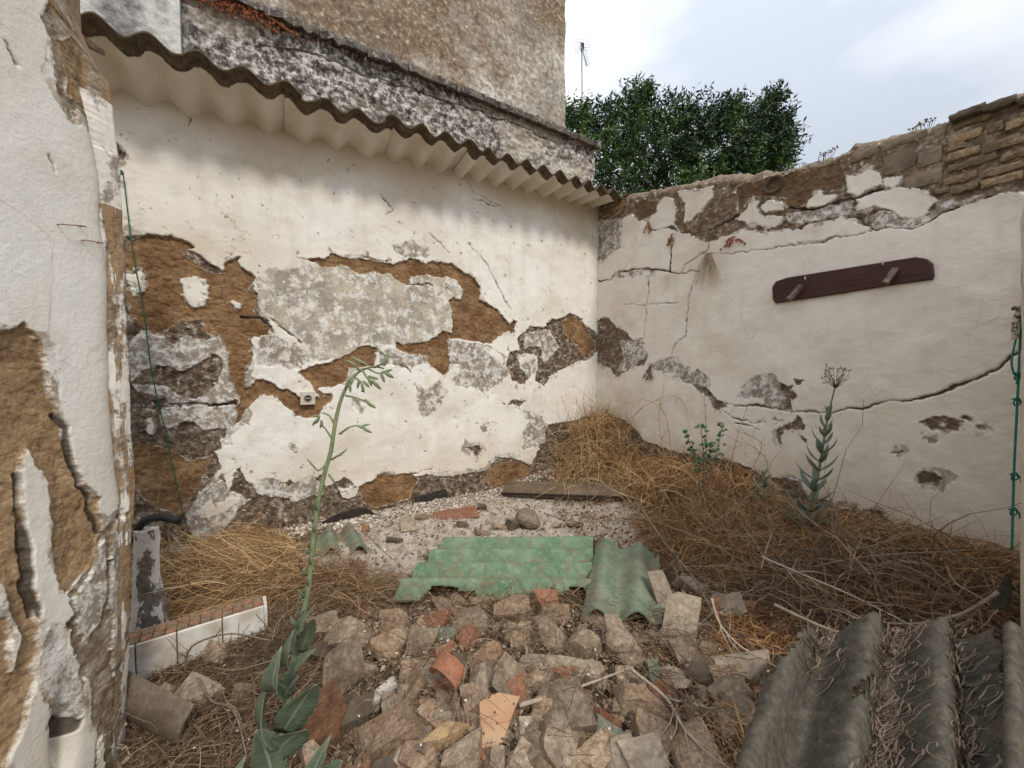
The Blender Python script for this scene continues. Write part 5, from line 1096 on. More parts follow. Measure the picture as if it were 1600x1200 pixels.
gs = csheet('green_corrugated_sheet', [G(612, 928, .05), G(702, 838, .05), G(928, 836, .05), G(922, 930, .05)], 4.1, .026, M['green'], 'big green corrugated cement sheet lying flat behind the rubble, its near edge broken', 'corrugated sheet', phase=.45, nlen=90, seed=3,
   holes=[[(-.1, .13), (.03, .14), (.085, .17), (.10, .25), (.075, .33), (.06, .42), (-.1, .44)], [(-.1, .73), (.05, .74), (.08, .8), (.05, .85), (.09, .9), (.06, 1.1), (-.1, 1.1)]], edge_n=.004)
csheet('green_corrugated_sheet', [G(908, 958, .05), G(1035, 966, .05), G(1030, 860, .05), G(930, 845, .06)], 2.0, .024, M['green2'], 'shorter greenish grey corrugated sheet with upright ridges, right of the big green one', 'corrugated sheet', phase=.62, nlen=50, seed=7, edge_n=.003)
csheet('green_sheet_fragment', [G(492, 866, .03), G(585, 858, .03), G(560, 822, .05), G(497, 828, .05)], 2.1, .028, M['green2'], 'small broken green corrugated piece on the pale floor behind the tall weed', 'corrugated sheet', phase=.45, nlen=16, seed=9, edge_n=.02)
def P_(x, y, z):   # point on the ray at height z
    d = ray(x, y); t = (z - CAMZ) / d[2]; return Vector(O + d * t)
csheet('dark_corrugated_sheet', [P_(1120, 1262, .33), P_(1590, 1262, .33), P_(1545, 985, .40), P_(1232, 968, .44)], 3.0, .036, M['darksheet'], 'large dark grey corrugated cement sheet in the bottom right corner with a torn hole', 'corrugated sheet', phase=.83, nlen=110, seed=14,
   holes=[[(.355, .49), (.40, .55), (.43, .62), (.445, .60), (.43, .54), (.44, .50), (.41, .485), (.39, .43), (.37, .44)], [(.86, .64), (.90, .655), (.93, .64), (.90, .63)]],
   outline=[(-.1, -.1), (1.1, -.1), (1.1, 1.1), (.18, 1.1), (.16, .95), (.10, .90), (.06, .80), (.085, .78), (.03, .66), (-.01, .52), (-.04, .3)], edge_n=.012)
csheet('dark_corrugated_sheet', [P_(1560, 1262, .36), P_(1660, 1262, .36), P_(1640, 1000, .42), P_(1562, 990, .42)], .75, .034, M['darksheet'], 'narrow strip of dark corrugated sheet squeezed beside the door jamb at the right edge', 'corrugated sheet', phase=-.12, nlen=50, seed=16, edge_n=.01)
# vine pieces lying in the troughs of the dark sheet
DC = [np.array(P_(*c_)) for c_ in ((1120, 1262, .33), (1590, 1262, .33), (1545, 985, .40), (1232, 968, .44))]
def onsheet(u, v):
    u = u[..., None]; v = v[..., None]; nr_ = np.cross(DC[1] - DC[0], DC[3] - DC[0]); nr_ /= np.linalg.norm(nr_)
    return (1 - u) * (1 - v) * DC[0] + u * (1 - v) * DC[1] + u * v * DC[2] + (1 - u) * v * DC[3] + nr_ * (.036 * np.cos(2 * np.pi * (u * 3 + .83)))
def vinebits(uc, v0, v1, N, lab, seed, sp=.045):
    rs = np.random.RandomState(seed); seg = 8; u = uc + rs.normal(size=N) * sp; v = rs.uniform(v0, v1, N); a = rs.uniform(0, 6.28, N); turn = rs.normal(size=N) * .55; st_ = rs.uniform(.005, .012, N); P = []; lift = rs.uniform(.003, .03, N)
    for k in range(seg + 1):
        p = onsheet(u, v); p[:, 2] += lift + .004 * rs.normal(size=N) * .4; P.append(p); a = a + turn * 1.1 + rs.normal(size=N) * .45; u = u + np.cos(a) * st_ / .38 - (u - uc) * .10; v = np.minimum(v + np.sin(a) * st_ / .42, 1.02)
    P = np.stack(P, 1); T_ = np.gradient(P, axis=1); sd_ = np.cross(T_, [0, 0.3, 1.0]); sd_ /= np.linalg.norm(sd_, axis=2)[..., None] + 1e-9; w = rs.uniform(.0014, .0030, N)[:, None, None] * .5
    V = np.stack([P - sd_ * w, P + sd_ * w], 2); b = np.arange(N) * (seg + 1) * 2; F_ = np.concatenate([np.stack([b + k * 2, b + k * 2 + 1, b + k * 2 + 3, b + k * 2 + 2], 1) for k in range(seg)])
    me = npmesh('vine_bits', V.reshape(-1, 3), F_); attr(me, 'tone', np.repeat(rs.beta(2, 2, N), (seg + 1) * 2)); tag(link('vine_bits', me, M['greyvine']), lab, 'dead vines', kind='stuff')
vinebits(.225, .6, 1.0, 40, 'short grey vine bits gathered in the left trough of the dark sheet', 1, .02)
vinebits(.56, 0, 1.0, 190, 'curly grey vine bits filling the middle trough of the dark sheet', 2)
vinebits(.87, 0, 1.0, 110, 'curly grey vine bits in the right trough of the dark sheet beside the jamb', 3)
# sheet scrap at the far right under the jamb
mb = MB(); q = [P_(1545, 950, .33), P_(1580, 955, .33), P_(1582, 905, .40), P_(1570, 898, .42), P_(1562, 915, .40)]; nrm = Vector((-.3, -.6, .7)) * .008
mb.add(q + [v - nrm for v in q], [(0, 1, 2, 3, 4), (9, 8, 7, 6, 5)] + [(i, (i + 1) % 5, (i + 1) % 5 + 5, i + 5) for i in range(5)]); tag(mb.build('cement_scrap', M['darksheet'], smooth=False), 'small grey cement sheet scrap standing by the door jamb', 'cement scrap')

# ================================================================== things on the walls
# coat rack
rack = empty('coat_rack', ptB(*onB(1335, 438), .02)); tag(rack, 'dark reddish wooden coat rack board with two pegs, hung slightly askew on the right wall', 'coat rack')
n = NT('dark_varnish'); p = n.pos()
c = n.ramp(n.noise(n.map(p, (1, 1, 14), (0, -.06, 0)), 5, 7, .7, .4), (.3, (.022, .008, .006)), (.55, (.06, .02, .014)), (.75, (.085, .035, .022)))
M['rack'] = n.done(c, .5, n.bump(n.noise(n.map(p, (1, 1, 10)), 9, 6, .7), .5, .003)); n.b.inputs['Specular IOR Level'].default_value = .4
out = [(1208, 449), (1214, 440), (1232, 434), (1432, 402), (1450, 405), (1459, 412), (1461, 430), (1459, 437), (1400, 445), (1300, 461), (1213, 474), (1209, 468)]
ow = [onB(*p_, .02) for p_ in out]; n_ = len(ow)
vs = [ptB(s, z, .032) for s, z in ow] + [ptB(s, z, .008) for s, z in ow]
cx = sum(s for s, z in ow) / n_; cz = sum(z for s, z in ow) / n_
ins = [ptB(cx + (s - cx) * .985, cz + (z - cz) * .93, .036) for s, z in ow]
mb = MB(); mb.add(ins + vs, [tuple(range(n_))] + [(i, i + n_, (i + 1) % n_ + n_, (i + 1) % n_) for i in range(n_)] + [(i + n_, i + 2 * n_, (i + 1) % n_ + 2 * n_, (i + 1) % n_ + n_) for i in range(n_)])
child_world(mb.build('board', M['rack'], smooth=False), rack)
pm = simple('worn_peg', (.06, .035, .028), (.20, .15, .12), 30, space='pos')
for (bx, by, tx, ty) in ((1252, 447, 1231, 468), (1399, 421, 1381, 443)):
    s0, z0 = onB(bx, by, .036); s1, z1 = onB(tx, ty, .11); mb = MB(); base = ptB(s0, z0, .035); tip = ptB(s0 + .0, z0 - .0, .13)
    tip = Vector(ptB(s1, z1, .10)); mb.tube([base, base.lerp(tip, .45), base.lerp(tip, .7), tip], [.018, .017, .014, .016], 4, True)
    child_world(mb.build('peg', pm, smooth=False), rack)
for (x, y) in ((1259, 438), (1380, 415)):
    s0, z0 = onB(x, y, .036); mb = MB(); mb.tube([ptB(s0, z0, .034), ptB(s0, z0 + .006, .045), ptB(s0, z0 + .02, .046)], [.004, .0035, .003], 6)
    child_world(mb.build('hook_nail', simple('nail_paint', (.6, .57, .52), (.4, .36, .32), 30)), rack)
# socket
su, sz = onA(481, 622, .03); sock = empty('wall_socket', ptA(su, sz, .02)); tag(sock, 'square white electric socket on a brown bare patch of the long wall', 'socket')
Wn = Mw
mpl = simple('aged_plastic', (.66, .62, .52), (.58, .53, .43), 20, ro=.5, bs=.1); mdk = simple('socket_dark', (.05, .045, .04), (.09, .08, .07), 20)
mb = MB(); mb.box((0, 0, 0), (.084, .034, .084)); o = mb.build('mounting_box', mpl, sock, smooth=False); o.matrix_local = Mw.to_4x4()
bv = o.modifiers.new('bevel', 'BEVEL'); bv.width = .004; bv.segments = 2
def disc(name, r, d0, d1, mat, cx=0, cz=0, n=20, r2=None):
    m = MB(); vs = [((cx + (r2 or r) * math.cos(6.2832 * k / n)), d1, cz + (r2 or r) * math.sin(6.2832 * k / n)) for k in range(n)] + [((cx + r * math.cos(6.2832 * k / n)), d0, cz + r * math.sin(6.2832 * k / n)) for k in range(n)]
    m.add(vs, [tuple(range(n))] + [(k, (k + 1) % n, (k + 1) % n + n, k + n) for k in range(n)]); o = m.build(name, mat, sock, sharp=30); o.matrix_local = Mw.to_4x4(); return o
disc('socket_rim', .0235, .017, .0225, simple('socket_grey', (.42, .39, .33), (.34, .31, .26), 20), r2=.0215); disc('socket_recess', .019, .0226, .0232, mdk)
disc('pin_hole', .0032, .0233, .0238, mpl, -.0095); disc('pin_hole', .0032, .0233, .0238, mpl, .0095); disc('face_screw', .003, .0233, .0242, mpl)
# mortar stuck round it
mb = MB(); 
# cords
def cord(name, pts, r, mat, label, cat, extra=None):
    mb = MB(); mb.tube(pts, r, 6)
    o = mb.build(name, mat); tag(o, label, cat); return o
M['teal'] = simple('teal_cord', (.02, .16, .12), (.04, .24, .19), 60, space='obj', ro=.7)
M['greenc'] = simple('green_cord', (.015, .09, .045), (.03, .14, .08), 60, space='obj', ro=.7)
def smoothpath(P, k=8):
    sm = []
    for i in range(len(P) - 1):
        p0, p1, p2, p3 = P[max(i - 1, 0)], P[i], P[i + 1], P[min(i + 2, len(P) - 1)]
        for j in range(k):
            t = j / k; sm.append(0.5 * ((2 * p1) + (p2 - p0) * t + (2 * p0 - 5 * p1 + 4 * p2 - p3) * t * t + (3 * p1 - p0 - 3 * p2 + p3) * t ** 3))
    sm.append(P[-1]); return sm
cA = empty('green_twine', ptA(*onA(190, 268, .05), .05)); tag(cA, 'thin green cord hanging from a knot down the left end of the long wall', 'cord')
def pa(x, y, off=.06): return ptA(*onA(x, y, off), off)
mb = MB(); mb.tube([pa(x, y, .05 + .002 * math.sin(y)) for x, y in [(192, 268), (197, 310), (204, 370), (212, 420), (222, 470), (229, 520), (235, 570), (245, 620), (256, 665), (264, 700), (272, 740), (281, 780), (290, 815), (300, 860)]], .0028, 6)
child_world(mb.build('strand', M['greenc']), cA)
mb = MB(); mb.tube(smoothpath([pa(176, 266), pa(186, 264), pa(190, 273), pa(183, 270), pa(178, 268), pa(188, 266), pa(192, 270)], 5), .0035, 5); child_world(mb.build('knot', M['greenc']), cA)
JD = 1.12
def jp(x, y, d=JD): return at(x, y, d)
cB = empty('teal_twine', jp(1590, 600)); tag(cB, 'knotted teal cord hanging down the far right edge beside the door jamb', 'cord')
mb = MB(); mb.tube(smoothpath([jp(1600, 395), jp(1598, 450), jp(1594, 530), jp(1591, 600), jp(1588, 660), jp(1585, 720), jp(1583, 780), jp(1581, 860)], 6), .0027, 6); child_world(mb.build('strand', M['teal']), cB)
mb = MB(); mb.tube(smoothpath([jp(1590, 520), jp(1581, 560), jp(1583, 580), jp(1590, 590), jp(1588, 600)], 6), .0024, 6); child_world(mb.build('loop', M['teal']), cB)
for i, y in enumerate((588, 628, 745, 800)):
    mb = MB(); x = 1590 - (y - 588) * .03; rr = random.Random(i)
    mb.tube(smoothpath([jp(x - 8, y - 4), jp(x + 3, y - 6), jp(x + 5, y + 3), jp(x - 4, y + 5), jp(x - 3, y - 3), jp(x + 8, y), jp(x + 10, y + 10)], 4), .0022, 5); child_world(mb.build('knot', M['teal']), cB)
wh = MB(); wh.tube(smoothpath([jp(1584, 482), jp(1592, 484), jp(1588, 500), jp(1585, 515), jp(1587, 530)], 5), .007, 5); tag(wh.build('torn_plastic_strip', simple('dirty_strip', (.55, .5, .43), (.08, .07, .06), 60, thr=(.48, .52))), 'short piebald scrap of rag tied above the knots of the teal cord', 'rag')
# old wires on the left wall
for (pp, lab) in (([(82, 350), (100, 351), (117, 353)], 'upper rusty wire clip on the left whitewashed wall'), ([(120, 375), (133, 377), (146, 379)], 'lower rusty wire clip on the left whitewashed wall')):
    P = [Vector((*(C0 + Cc * onC(*q)[0] + Cn * (.022)), onC(*q)[1])) for q in pp]; P = [P[0] - Vector((.02, 0, 0)), P[0]] + P[1:] + [P[-1] - Vector((.02, 0, 0))]
    mb = MB(); mb.tube(P, .0016, 5); tag(mb.build('wire_clip', simple('rusty_wire', (.30, .16, .08), (.45, .36, .27), 60)), lab, 'wire')

# mortar pillar with black pipe
g = onG(222, 968, 0.0); dep = min(1.36, g.y); pil = empty('mortar_pillar', at(220, 968, dep)); tag(pil, 'short white flaking mortar pillar with a bent black pipe at its top, by the left wall', 'mortar pillar')
prof = [(800 + 30, 17), (860, 17), (900, 18), (940, 21), (970, 26), (1000, 30)]
vs = []; nn_ = 20; rowsP = 36
for i in range(rowsP):
    y = 832 + (985 - 832) * i / (rowsP - 1); hw = np.interp(y, [p_[0] for p_ in prof], [p_[1] for p_ in prof]) / 600 * dep; c0 = at(216 + (y - 832) * .03, y, dep)
    for k in range(nn_):
        an = 6.2832 * k / nn_; q = 1 + (float(fbm(math.cos(an) * 2 + 5, math.sin(an) * 2 + i * .25, 5, 3)) - .5) * .28
        vs.append((c0.x + math.cos(an) * hw * q, c0.y + .03 + math.sin(an) * hw * q * .8, c0.z))
fs = [(i * nn_ + k, i * nn_ + (k + 1) % nn_, (i + 1) * nn_ + (k + 1) % nn_, (i + 1) * nn_ + k) for i in range(rowsP - 1) for k in range(nn_)] + [tuple(range(nn_))]
mb = MB(); mb.add(vs, fs); n = NT('flaking_mortar'); p = n.pos()
c = n.mix(n.step(n.noise(n.map(p, (1, 1, .5)), 16, 6, .65), .47, .49), n.ramp(n.noise(p, 60, 6, .7), (.4, (.13, .11, .095)), (.65, (.28, .245, .21))), (.74, .70, .64))
child_world(mb.build('pillar', n.done(c, .9, n.bump(n.noise(p, 60, 6), .7, .006)), sharp=50), pil)
mb = MB(); mb.tube(smoothpath([at(212, 846, dep + .03), at(216, 826, dep + .03), at(230, 812, dep + .02), at(250, 808, dep), at(268, 811, dep), at(278, 813, dep - .01)], 5), [.0135] * 26, 12)
child_world(mb.build('pipe', simple('black_rubber', (.018, .018, .018), (.035, .033, .03), 30, ro=.55)), pil)

# tiled step
stp = empty('tiled_step', G(300, 985)); tag(stp, 'low step edge faced with white tiles and topped with orange mosaic, at the lower left', 'step')
sa = G(195, 1040, .0); sb = G(416, 985, .0)
top0 = P_(196, 1014, .13); top1 = P_(412, 948, .13); dv = (top1 - top0); dv.z = 0; Ls = dv.length; dx = dv.normalized(); dn = Vector((-dx.y, dx.x, 0))
Ms = Matrix((dx, dn, Vector((0, 0, 1)))).transposed()
def sp_(a, b, z): return top0 + dx * a + dn * b + Vector((0, 0, z))
mb = MB(); mb.box(sp_(Ls / 2 - .05, .055, -.09), (Ls + .1, .10, .17), Ms); child_world(mb.build('core', M['rub_b'], smooth=False), stp)
wt2 = NT('white_tile'); p = wt2.pos(); wt2.b.inputs['Specular IOR Level'].default_value = .5
WT = wt2.done(wt2.mix(wt2.ramp(wt2.noise(p, 12, 6), (.42, 0), (.62, .75)), (.76, .74, .69), (.48, .40, .30)), .35)
nt_ = 4; ed_ = [(-.12, .0), (.0, .105), (.105, .21), (.21, Ls)]
ed_ = [(-.15, .02), (.023, Ls * .33), (Ls * .33 + .003, Ls * .66), (Ls * .66 + .003, Ls)]
for (e0, e1) in ed_:
    mb = MB(); mb.box(sp_((e0 + e1) / 2, -.0005, -.055), (e1 - e0, .011, .12), Ms); o = mb.build('white_tile', WT, smooth=False); child_world(o, stp)
    b_2 = o.modifiers.new('bevel', 'BEVEL'); b_2.width = .003; b_2.segments = 2
mb = MB(); mb.box(sp_(Ls + .006, .045, -.066), (.010, .085, .12), Ms); child_world(mb.build('white_tile', WT, smooth=False), stp)
TO = simple('terracotta_piece', (.33, .155, .09), (.40, .23, .14), 20, space='pos', c3=(.28, .20, .14), dust=.6); TB = simple('brown_mosaic', (.22, .155, .10), (.34, .25, .17), 20, space='pos', dust=.6)
a_x = .0; k = 0; rr = random.Random(3)
while a_x < Ls - .02:
    for r_ in range(2):
        mb = MB(); mb.box(sp_(a_x + .014, .026 + r_ * .034, .0015 + rr.uniform(-.001, .001)), (.027, .031, .008), Ms)
        child_world(mb.build('mosaic_tile', TO if (k + r_) % 2 else TB, smooth=False), stp)
    a_x += .030; k += 1

# broken gutter piece at lower left
mb = MB(); dg = .98
g0 = at(168, 1052, 1.03); g1 = at(300, 1120, .98); ax = (g1 - g0).normalized(); up_ = Vector((0, 0, 1)); sd2 = ax.cross(up_).normalized(); u2_ = sd2.cross(ax)
vs = []; nn_ = 12
for i in range(9):
    t = i / 8; c0 = g0.lerp(g1, t) 
    for k in range(nn_ + 1):
        an = math.radians(-32 + 84 * k / nn_)
        for r_ in (.080, .073): vs.append(c0 + sd2 * (r_ * math.cos(an)) + u2_ * (r_ * math.sin(an) * 1.05 - .03) - sd2 * .05)
fs = []; rw = (nn_ + 1) * 2
for i in range(8):
    for k in range(nn_):
        a0_ = i * rw + k * 2; fs += [(a0_, a0_ + 2, a0_ + 2 + rw, a0_ + rw), (a0_ + 1, a0_ + 1 + rw, a0_ + 3 + rw, a0_ + 3)]
    fs += [(i * rw, i * rw + rw, i * rw + rw + 1, i * rw + 1), (i * rw + 2 * nn_, i * rw + 2 * nn_ + 1, i * rw + rw + 2 * nn_ + 1, i * rw + rw + 2 * nn_)]
for k in range(nn_):
    a0_ = k * 2; fs += [(a0_, a0_ + 1, a0_ + 3, a0_ + 2)]; a0_ = 8 * rw + k * 2; fs += [(a0_, a0_ + 2, a0_ + 3, a0_ + 1)]
mb.add(vs, fs); o = mb.build('gutter_fragment', simple('grey_cement_pipe', (.13, .10, .075), (.23, .185, .14), 14, space='pos', dust=.5, bd=.006), sharp=40); tag(o, 'broken grey cement gutter piece jutting from the foot of the left wall', 'gutter piece')

# dark rubber strips and the half-buried plank at the foot of the long wall
def strip(name, top, bot, mat, label, cat, th=.012):
    T_ = [G(*p_) if len(p_) == 2 else at(*p_) for p_ in top]; vs = []
    mb = MB(); N2 = len(top)
    a = [at(x, y, d) for x, y, d in top]; b = [at(x, y, d) for x, y, d in bot]; off = Vector((A[1], -A[0], 0)) * -th
    off = Vector((-B[0], -B[1], 0)) * th
    vs = a + b + [v + off for v in a] + [v + off for v in b]; fs = []
    for i in range(N2 - 1):
        fs += [(i, i + 1, N2 + i + 1, N2 + i), (2 * N2 + i, 3 * N2 + i, 3 * N2 + i + 1, 2 * N2 + i + 1), (i, 2 * N2 + i, 2 * N2 + i + 1, i + 1), (N2 + i, N2 + i + 1, 3 * N2 + i + 1, 3 * N2 + i)]
    fs += [(0, N2, 3 * N2, 2 * N2), (N2 - 1, 3 * N2 - 1, 4 * N2 - 1, 2 * N2 - 1)]
    mb.add(vs, fs); tag(mb.build(name, mat, sharp=40), label, cat)
MB_ = simple('black_strip', (.022, .017, .015), (.06, .045, .038), 40, ro=.7)
dS = lambda x, y: onG(x, y, .0).y - .01
strip('black_strip', [(648, 777, dS(650, 787)), (690, 766, dS(690, 780)), (730, 757, dS(730, 769)), (766, 756, dS(766, 762))], [(652, 788, dS(650, 788)), (690, 780, dS(690, 780)), (730, 769, dS(730, 769)), (768, 761, dS(766, 761))], MB_, 'long straight black rubber strip at the foot of the long wall', 'rubber strip')
strip('black_strip', [(504, 816, dS(504, 821)), (525, 805, dS(525, 817)), (550, 796, dS(550, 811)), (572, 794, dS(572, 805)), (588, 804, dS(586, 806))], [(502, 822, dS(504, 821)), (525, 818, dS(525, 817)), (550, 812, dS(550, 811)), (572, 806, dS(572, 805)), (586, 807, dS(586, 806))], MB_, 'short curled black rubber strip near the tall weed stem', 'rubber strip')
pk0, pk1 = G(785, 770, .035), G(985, 776, .035); bk0, bk1 = G(790, 752, .035), G(980, 756, .035)
vs = [pk0, pk1, bk1, bk0]; z_ = max(v.z for v in vs) + .012; vs = [Vector((v.x, v.y, v.z + .004)) for v in vs]; mb = MB(); mb.add(vs + [v - Vector((0, 0, .03)) for v in vs], [(0, 1, 2, 3), (4, 7, 6, 5), (0, 4, 5, 1), (1, 5, 6, 2), (2, 6, 7, 3), (3, 7, 4, 0)])
plank = empty('plank', pk0); tag(plank, 'weathered brown board with a black front edge lying before the corner grass', 'board')
child_world(mb.build('board', simple('weathered_board', (.13, .09, .06), (.25, .185, .13), 8, space='pos', dust=.5), smooth=False), plank)
mb = MB(); e0, e1 = vs[0] + Vector((-.01, -.004, -.006)), vs[1] + Vector((.0, -.004, -.006)); mb.tube([e0, e0.lerp(e1, .5), e1], .008, 6); child_world(mb.build('black_edge', MB_), plank)

# ================================================================== living plants
def leafmesh(mb, base, tip, width, bend=.25, fold=.25, nrm=Vector((0, -1, .4)), serr=0.0, n=9, tones=None, twist=0.0):
    ax = tip - base; L = ax.length; d = ax.normalized(); side = d.cross(nrm).normalized(); up = side.cross(d).normalized(); k0 = len(mb.v); vs = []
    for i in range(n + 1):
        t = i / n; w = width * .5 * (math.sin(math.pi * min(1, t * .92 + .08) ** .8) ** .8) * (1 if t < .98 else .15)
        c = base + ax * t + up * (math.sin(t * math.pi) * bend * L)
        ang = twist * t; s2 = side * math.cos(ang) + up * math.sin(ang); u2 = up * math.cos(ang) - side * math.sin(ang)
        sj = 1 + (serr if i % 2 else -serr)
        for q in (-1, -.5, 0, .5, 1): vs.append(c + s2 * (q * w * (sj if abs(q) == 1 else 1)) + u2 * (abs(q) * w * fold))
    fs = [(i * 5 + j, i * 5 + j + 1, (i + 1) * 5 + j + 1, (i + 1) * 5 + j) for i in range(n) for j in range(4)]
    mb.add(vs, fs)
    if tones is not None: tones += [abs(q) for i in range(n + 1) for q in (-1, -.5, 0, .5, 1)]
def leafobj(name, base, tip, width, mat, parent, **kw):
    mb = MB(); tn = []; leafmesh(mb, base, tip, width, tones=tn, **kw)
    me = bpy.data.meshes.new(name); me.from_pydata(mb.v, [], mb.f); me.shade_smooth(); attr(me, 'rib', tn)
    o = link(name, me, mat); child_world(o, parent); sl = o.modifiers.new('thickness', 'SOLIDIFY'); sl.thickness = .0007; return o
def leafmat(name, c1, c2, rib, gl=.45):
    n = NT(name); p = n.pos(); c = n.mix(n.ramp(n.noise(p, 30, 5), (.35, 0), (.65, 1)), c1, c2)
    c = n.mix(n.ramp(n.at('rib'), (.0, 1), (.12, 0)), c, rib); c = n.mix(n.ramp(n.at('rib'), (.92, 0), (1, .5)), c, rib)
    n.b.inputs['Specular IOR Level'].default_value = .5
    c = n.mix(n.math('MULTIPLY', n.ramp(n.noise(p, 55, 6, .7), (.55, 0), (.68, 1)), .5), c, (.30, .27, .17))
    return n.done(c, gl, n.bump(n.noise(p, 120, 4), .6, .004))
M['lf'] = leafmat('lettuce_leaf', (.115, .155, .10), (.17, .215, .145), (.36, .39, .29), .65); M['gl'] = leafmat('grey_leaf', (.13, .175, .13), (.19, .235, .18), (.30, .34, .27), .7)
M['dkl'] = leafmat('small_green_leaf', (.03, .085, .03), (.055, .13, .045), (.10, .18, .08), .5)
M['stalk'] = simple('green_stalk', (.17, .22, .10), (.27, .31, .17), 25, space='pos', ro=.6, c3=(.20, .17, .11)); M['bud'] = simple('green_bud', (.17, .21, .10), (.27, .31, .18), 40, space='pos', ro=.6)
D0 = .92
weed = empty('tall_weed', at(432, 1245, .84)); tag(weed, 'tall green weed with thick pale stalk and drooping buds, front left', 'weed')
SP = [(430, 1260), (436, 1180), (447, 1105), (458, 1040), (470, 975), (480, 930), (486, 880), (491, 830), (498, 780), (507, 740), (517, 705), (524, 660), (531, 630), (541, 605), (553, 588), (566, 578), (585, 573), (600, 576)]
sw = [8.5, 8, 7.5, 7, 6.5, 6, 5.8, 5.5, 5.3, 5, 5, 4.6, 4.3, 4, 3.5, 2.8, 2.3, 1.8]
dW = lambda y: .84 + .08 * np.clip((1260 - y) / 700, 0, 1)
SPw = smoothpath([at(x, y, dW(y)) for x, y in SP], 3); rad = np.interp(np.linspace(0, len(SP) - 1, len(SPw)), range(len(SP)), sw) / 600 * .9 * .66
mb = MB(); mb.tube(SPw, list(rad), 9); child_world(mb.build('stalk', M['stalk']), weed)
LV = [((434, 1158), (418, 1068), 27), ((441, 1145), (493, 1070), 26), ((446, 1078), (440, 1010), 17), ((452, 1062), (494, 1013), 13), ((425, 1180), (478, 1140), 26), ((490, 1225), (517, 1148), 17), ((466, 1020), (474, 968), 12), ((470, 1020), (489, 966), 12),
      ((380, 1250), (384, 1180), 18), ((508, 1240), (536, 1188), 22), ((456, 1085), (431, 1066), 13), ((463, 1040), (458, 985), 10), ((452, 1075), (466, 1058), 18), ((430, 1225), (400, 1140), 24), ((478, 985), (492, 945), 7), ((476, 960), (468, 930), 6)]
for i, ((bx, by), (tx, ty), w) in enumerate(LV):
    d_ = dW(by); b = at(bx, by, d_ - .01); t_ = at(tx, ty, d_ - .05 - .03 * (i % 3)); leafobj('leaf', b, t_, w * 1.75 / 600 * d_ * 1.1, M['lf'], weed, bend=(.10, -.06, .14)[i % 3], fold=(.35, .15, .5)[i % 3], serr=.06, n=13, twist=(.5, -.6, .2)[i % 3], nrm=Vector(((-.5, .5, .1)[i % 3], -1, .5)))
rr = random.Random(5)
for k in range(14):    # small clasping leaves up the stalk
    t = k / 22; i = int(8 + t * (len(SPw) - 26)); b = SPw[i]; s = 1 if k % 2 else -1
    leafobj('stem_leaf', b + Vector((s * .003, -.006, 0)), b + Vector((s * rr.uniform(.006, .016), -.016, rr.uniform(.02, .035))), .008, M['lf'], weed, bend=.1, fold=.5, n=5)
def branch(pts, r, buds, parent, name='flower_branch', mat=None, bs=1.0):
    P = smoothpath([at(x, y, dW(y) - .01 * (i % 2)) for i, (x, y) in enumerate(pts)], 4); mb = MB(); mb.tube(P, [r * (1 - .4 * i / len(P)) for i in range(len(P))], 6); br = mb.build(name, mat or M['stalk']); child_world(br, parent)
    for (x, y, l, w, dx_, dy_) in buds:
        c0 = at(x, y, dW(y) - .012); d = Vector((dx_, .15, -dy_)).normalized(); q = [c0 - d * l * .5, c0 - d * l * .35, c0, c0 + d * l * .3, c0 + d * l * .5]; mb = MB(); mb.tube(q, [w * .2, w * .45, w * .58, w * .42, w * .16], 7); o = mb.build('bud', M['bud']); o.parent = br
    return br
BD = [([(524, 665), (515, 650), (505, 645)], [(497, 655, .022, .006, -.4, .9), (492, 660, .02, .006, -.6, .7), (494, 650, .02, .005, -1, -.1), (503, 662, .018, .005, .2, 1)]),
      ([(521, 690), (510, 672), (503, 665)], [(502, 663, .02, .0055, -.3, .8)]),
      ([(531, 678), (545, 668), (558, 665), (568, 668)], [(566, 668, .024, .006, 1, .4), (574, 673, .022, .006, 1, .5), (572, 664, .018, .005, 1, -.2)]),
      ([(540, 618), (558, 622), (572, 628)], [(576, 630, .026, .007, .7, .8), (582, 634, .02, .006, .8, .6)]),
      ([(545, 604), (543, 598), (547, 590)], [(543, 600, .026, .006, -.3, 1), (547, 606, .022, .006, 0, 1), (550, 595, .02, .006, .2, -1)]),
      ([(512, 722), (498, 735), (486, 724)], [(486, 724, .03, .0045, -.8, -.8)]),
      ([(518, 718), (528, 712), (536, 706)], [(536, 707, .026, .0045, .7, -.7)]),
      ([(514, 742), (520, 750)], [(520, 750, .022, .005, .5, .9)]),
      ([(566, 578), (575, 592), (585, 600)], [(588, 601, .03, .008, .6, .7), (578, 596, .024, .007, .3, .9), (583, 590, .024, .007, .9, .3)]),
      ([(575, 576), (590, 583), (602, 582)], [(604, 580, .028, .007, .9, -.3), (608, 586, .026, .008, .8, .5), (598, 590, .024, .007, .3, .9)]),
      ([(585, 574), (597, 568), (605, 560), (590, 545)], [(603, 562, .03, .006, .2, -1), (592, 547, .026, .005, -.5, -.9)]),
      ([(562, 580), (556, 572), (548, 566)], [(549, 567, .03, .0055, -1, -.5), (555, 561, .03, .005, -1, -.6), (566, 566, .034, .005, -.9, -.5)]),
      ([(555, 590), (566, 600), (566, 612)], [(567, 606, .024, .0065, .2, 1), (572, 600, .022, .006, .6, .7), (560, 600, .022, .006, -.3, 1)])]
for pts, buds in BD: branch(pts, .0028, buds, weed)

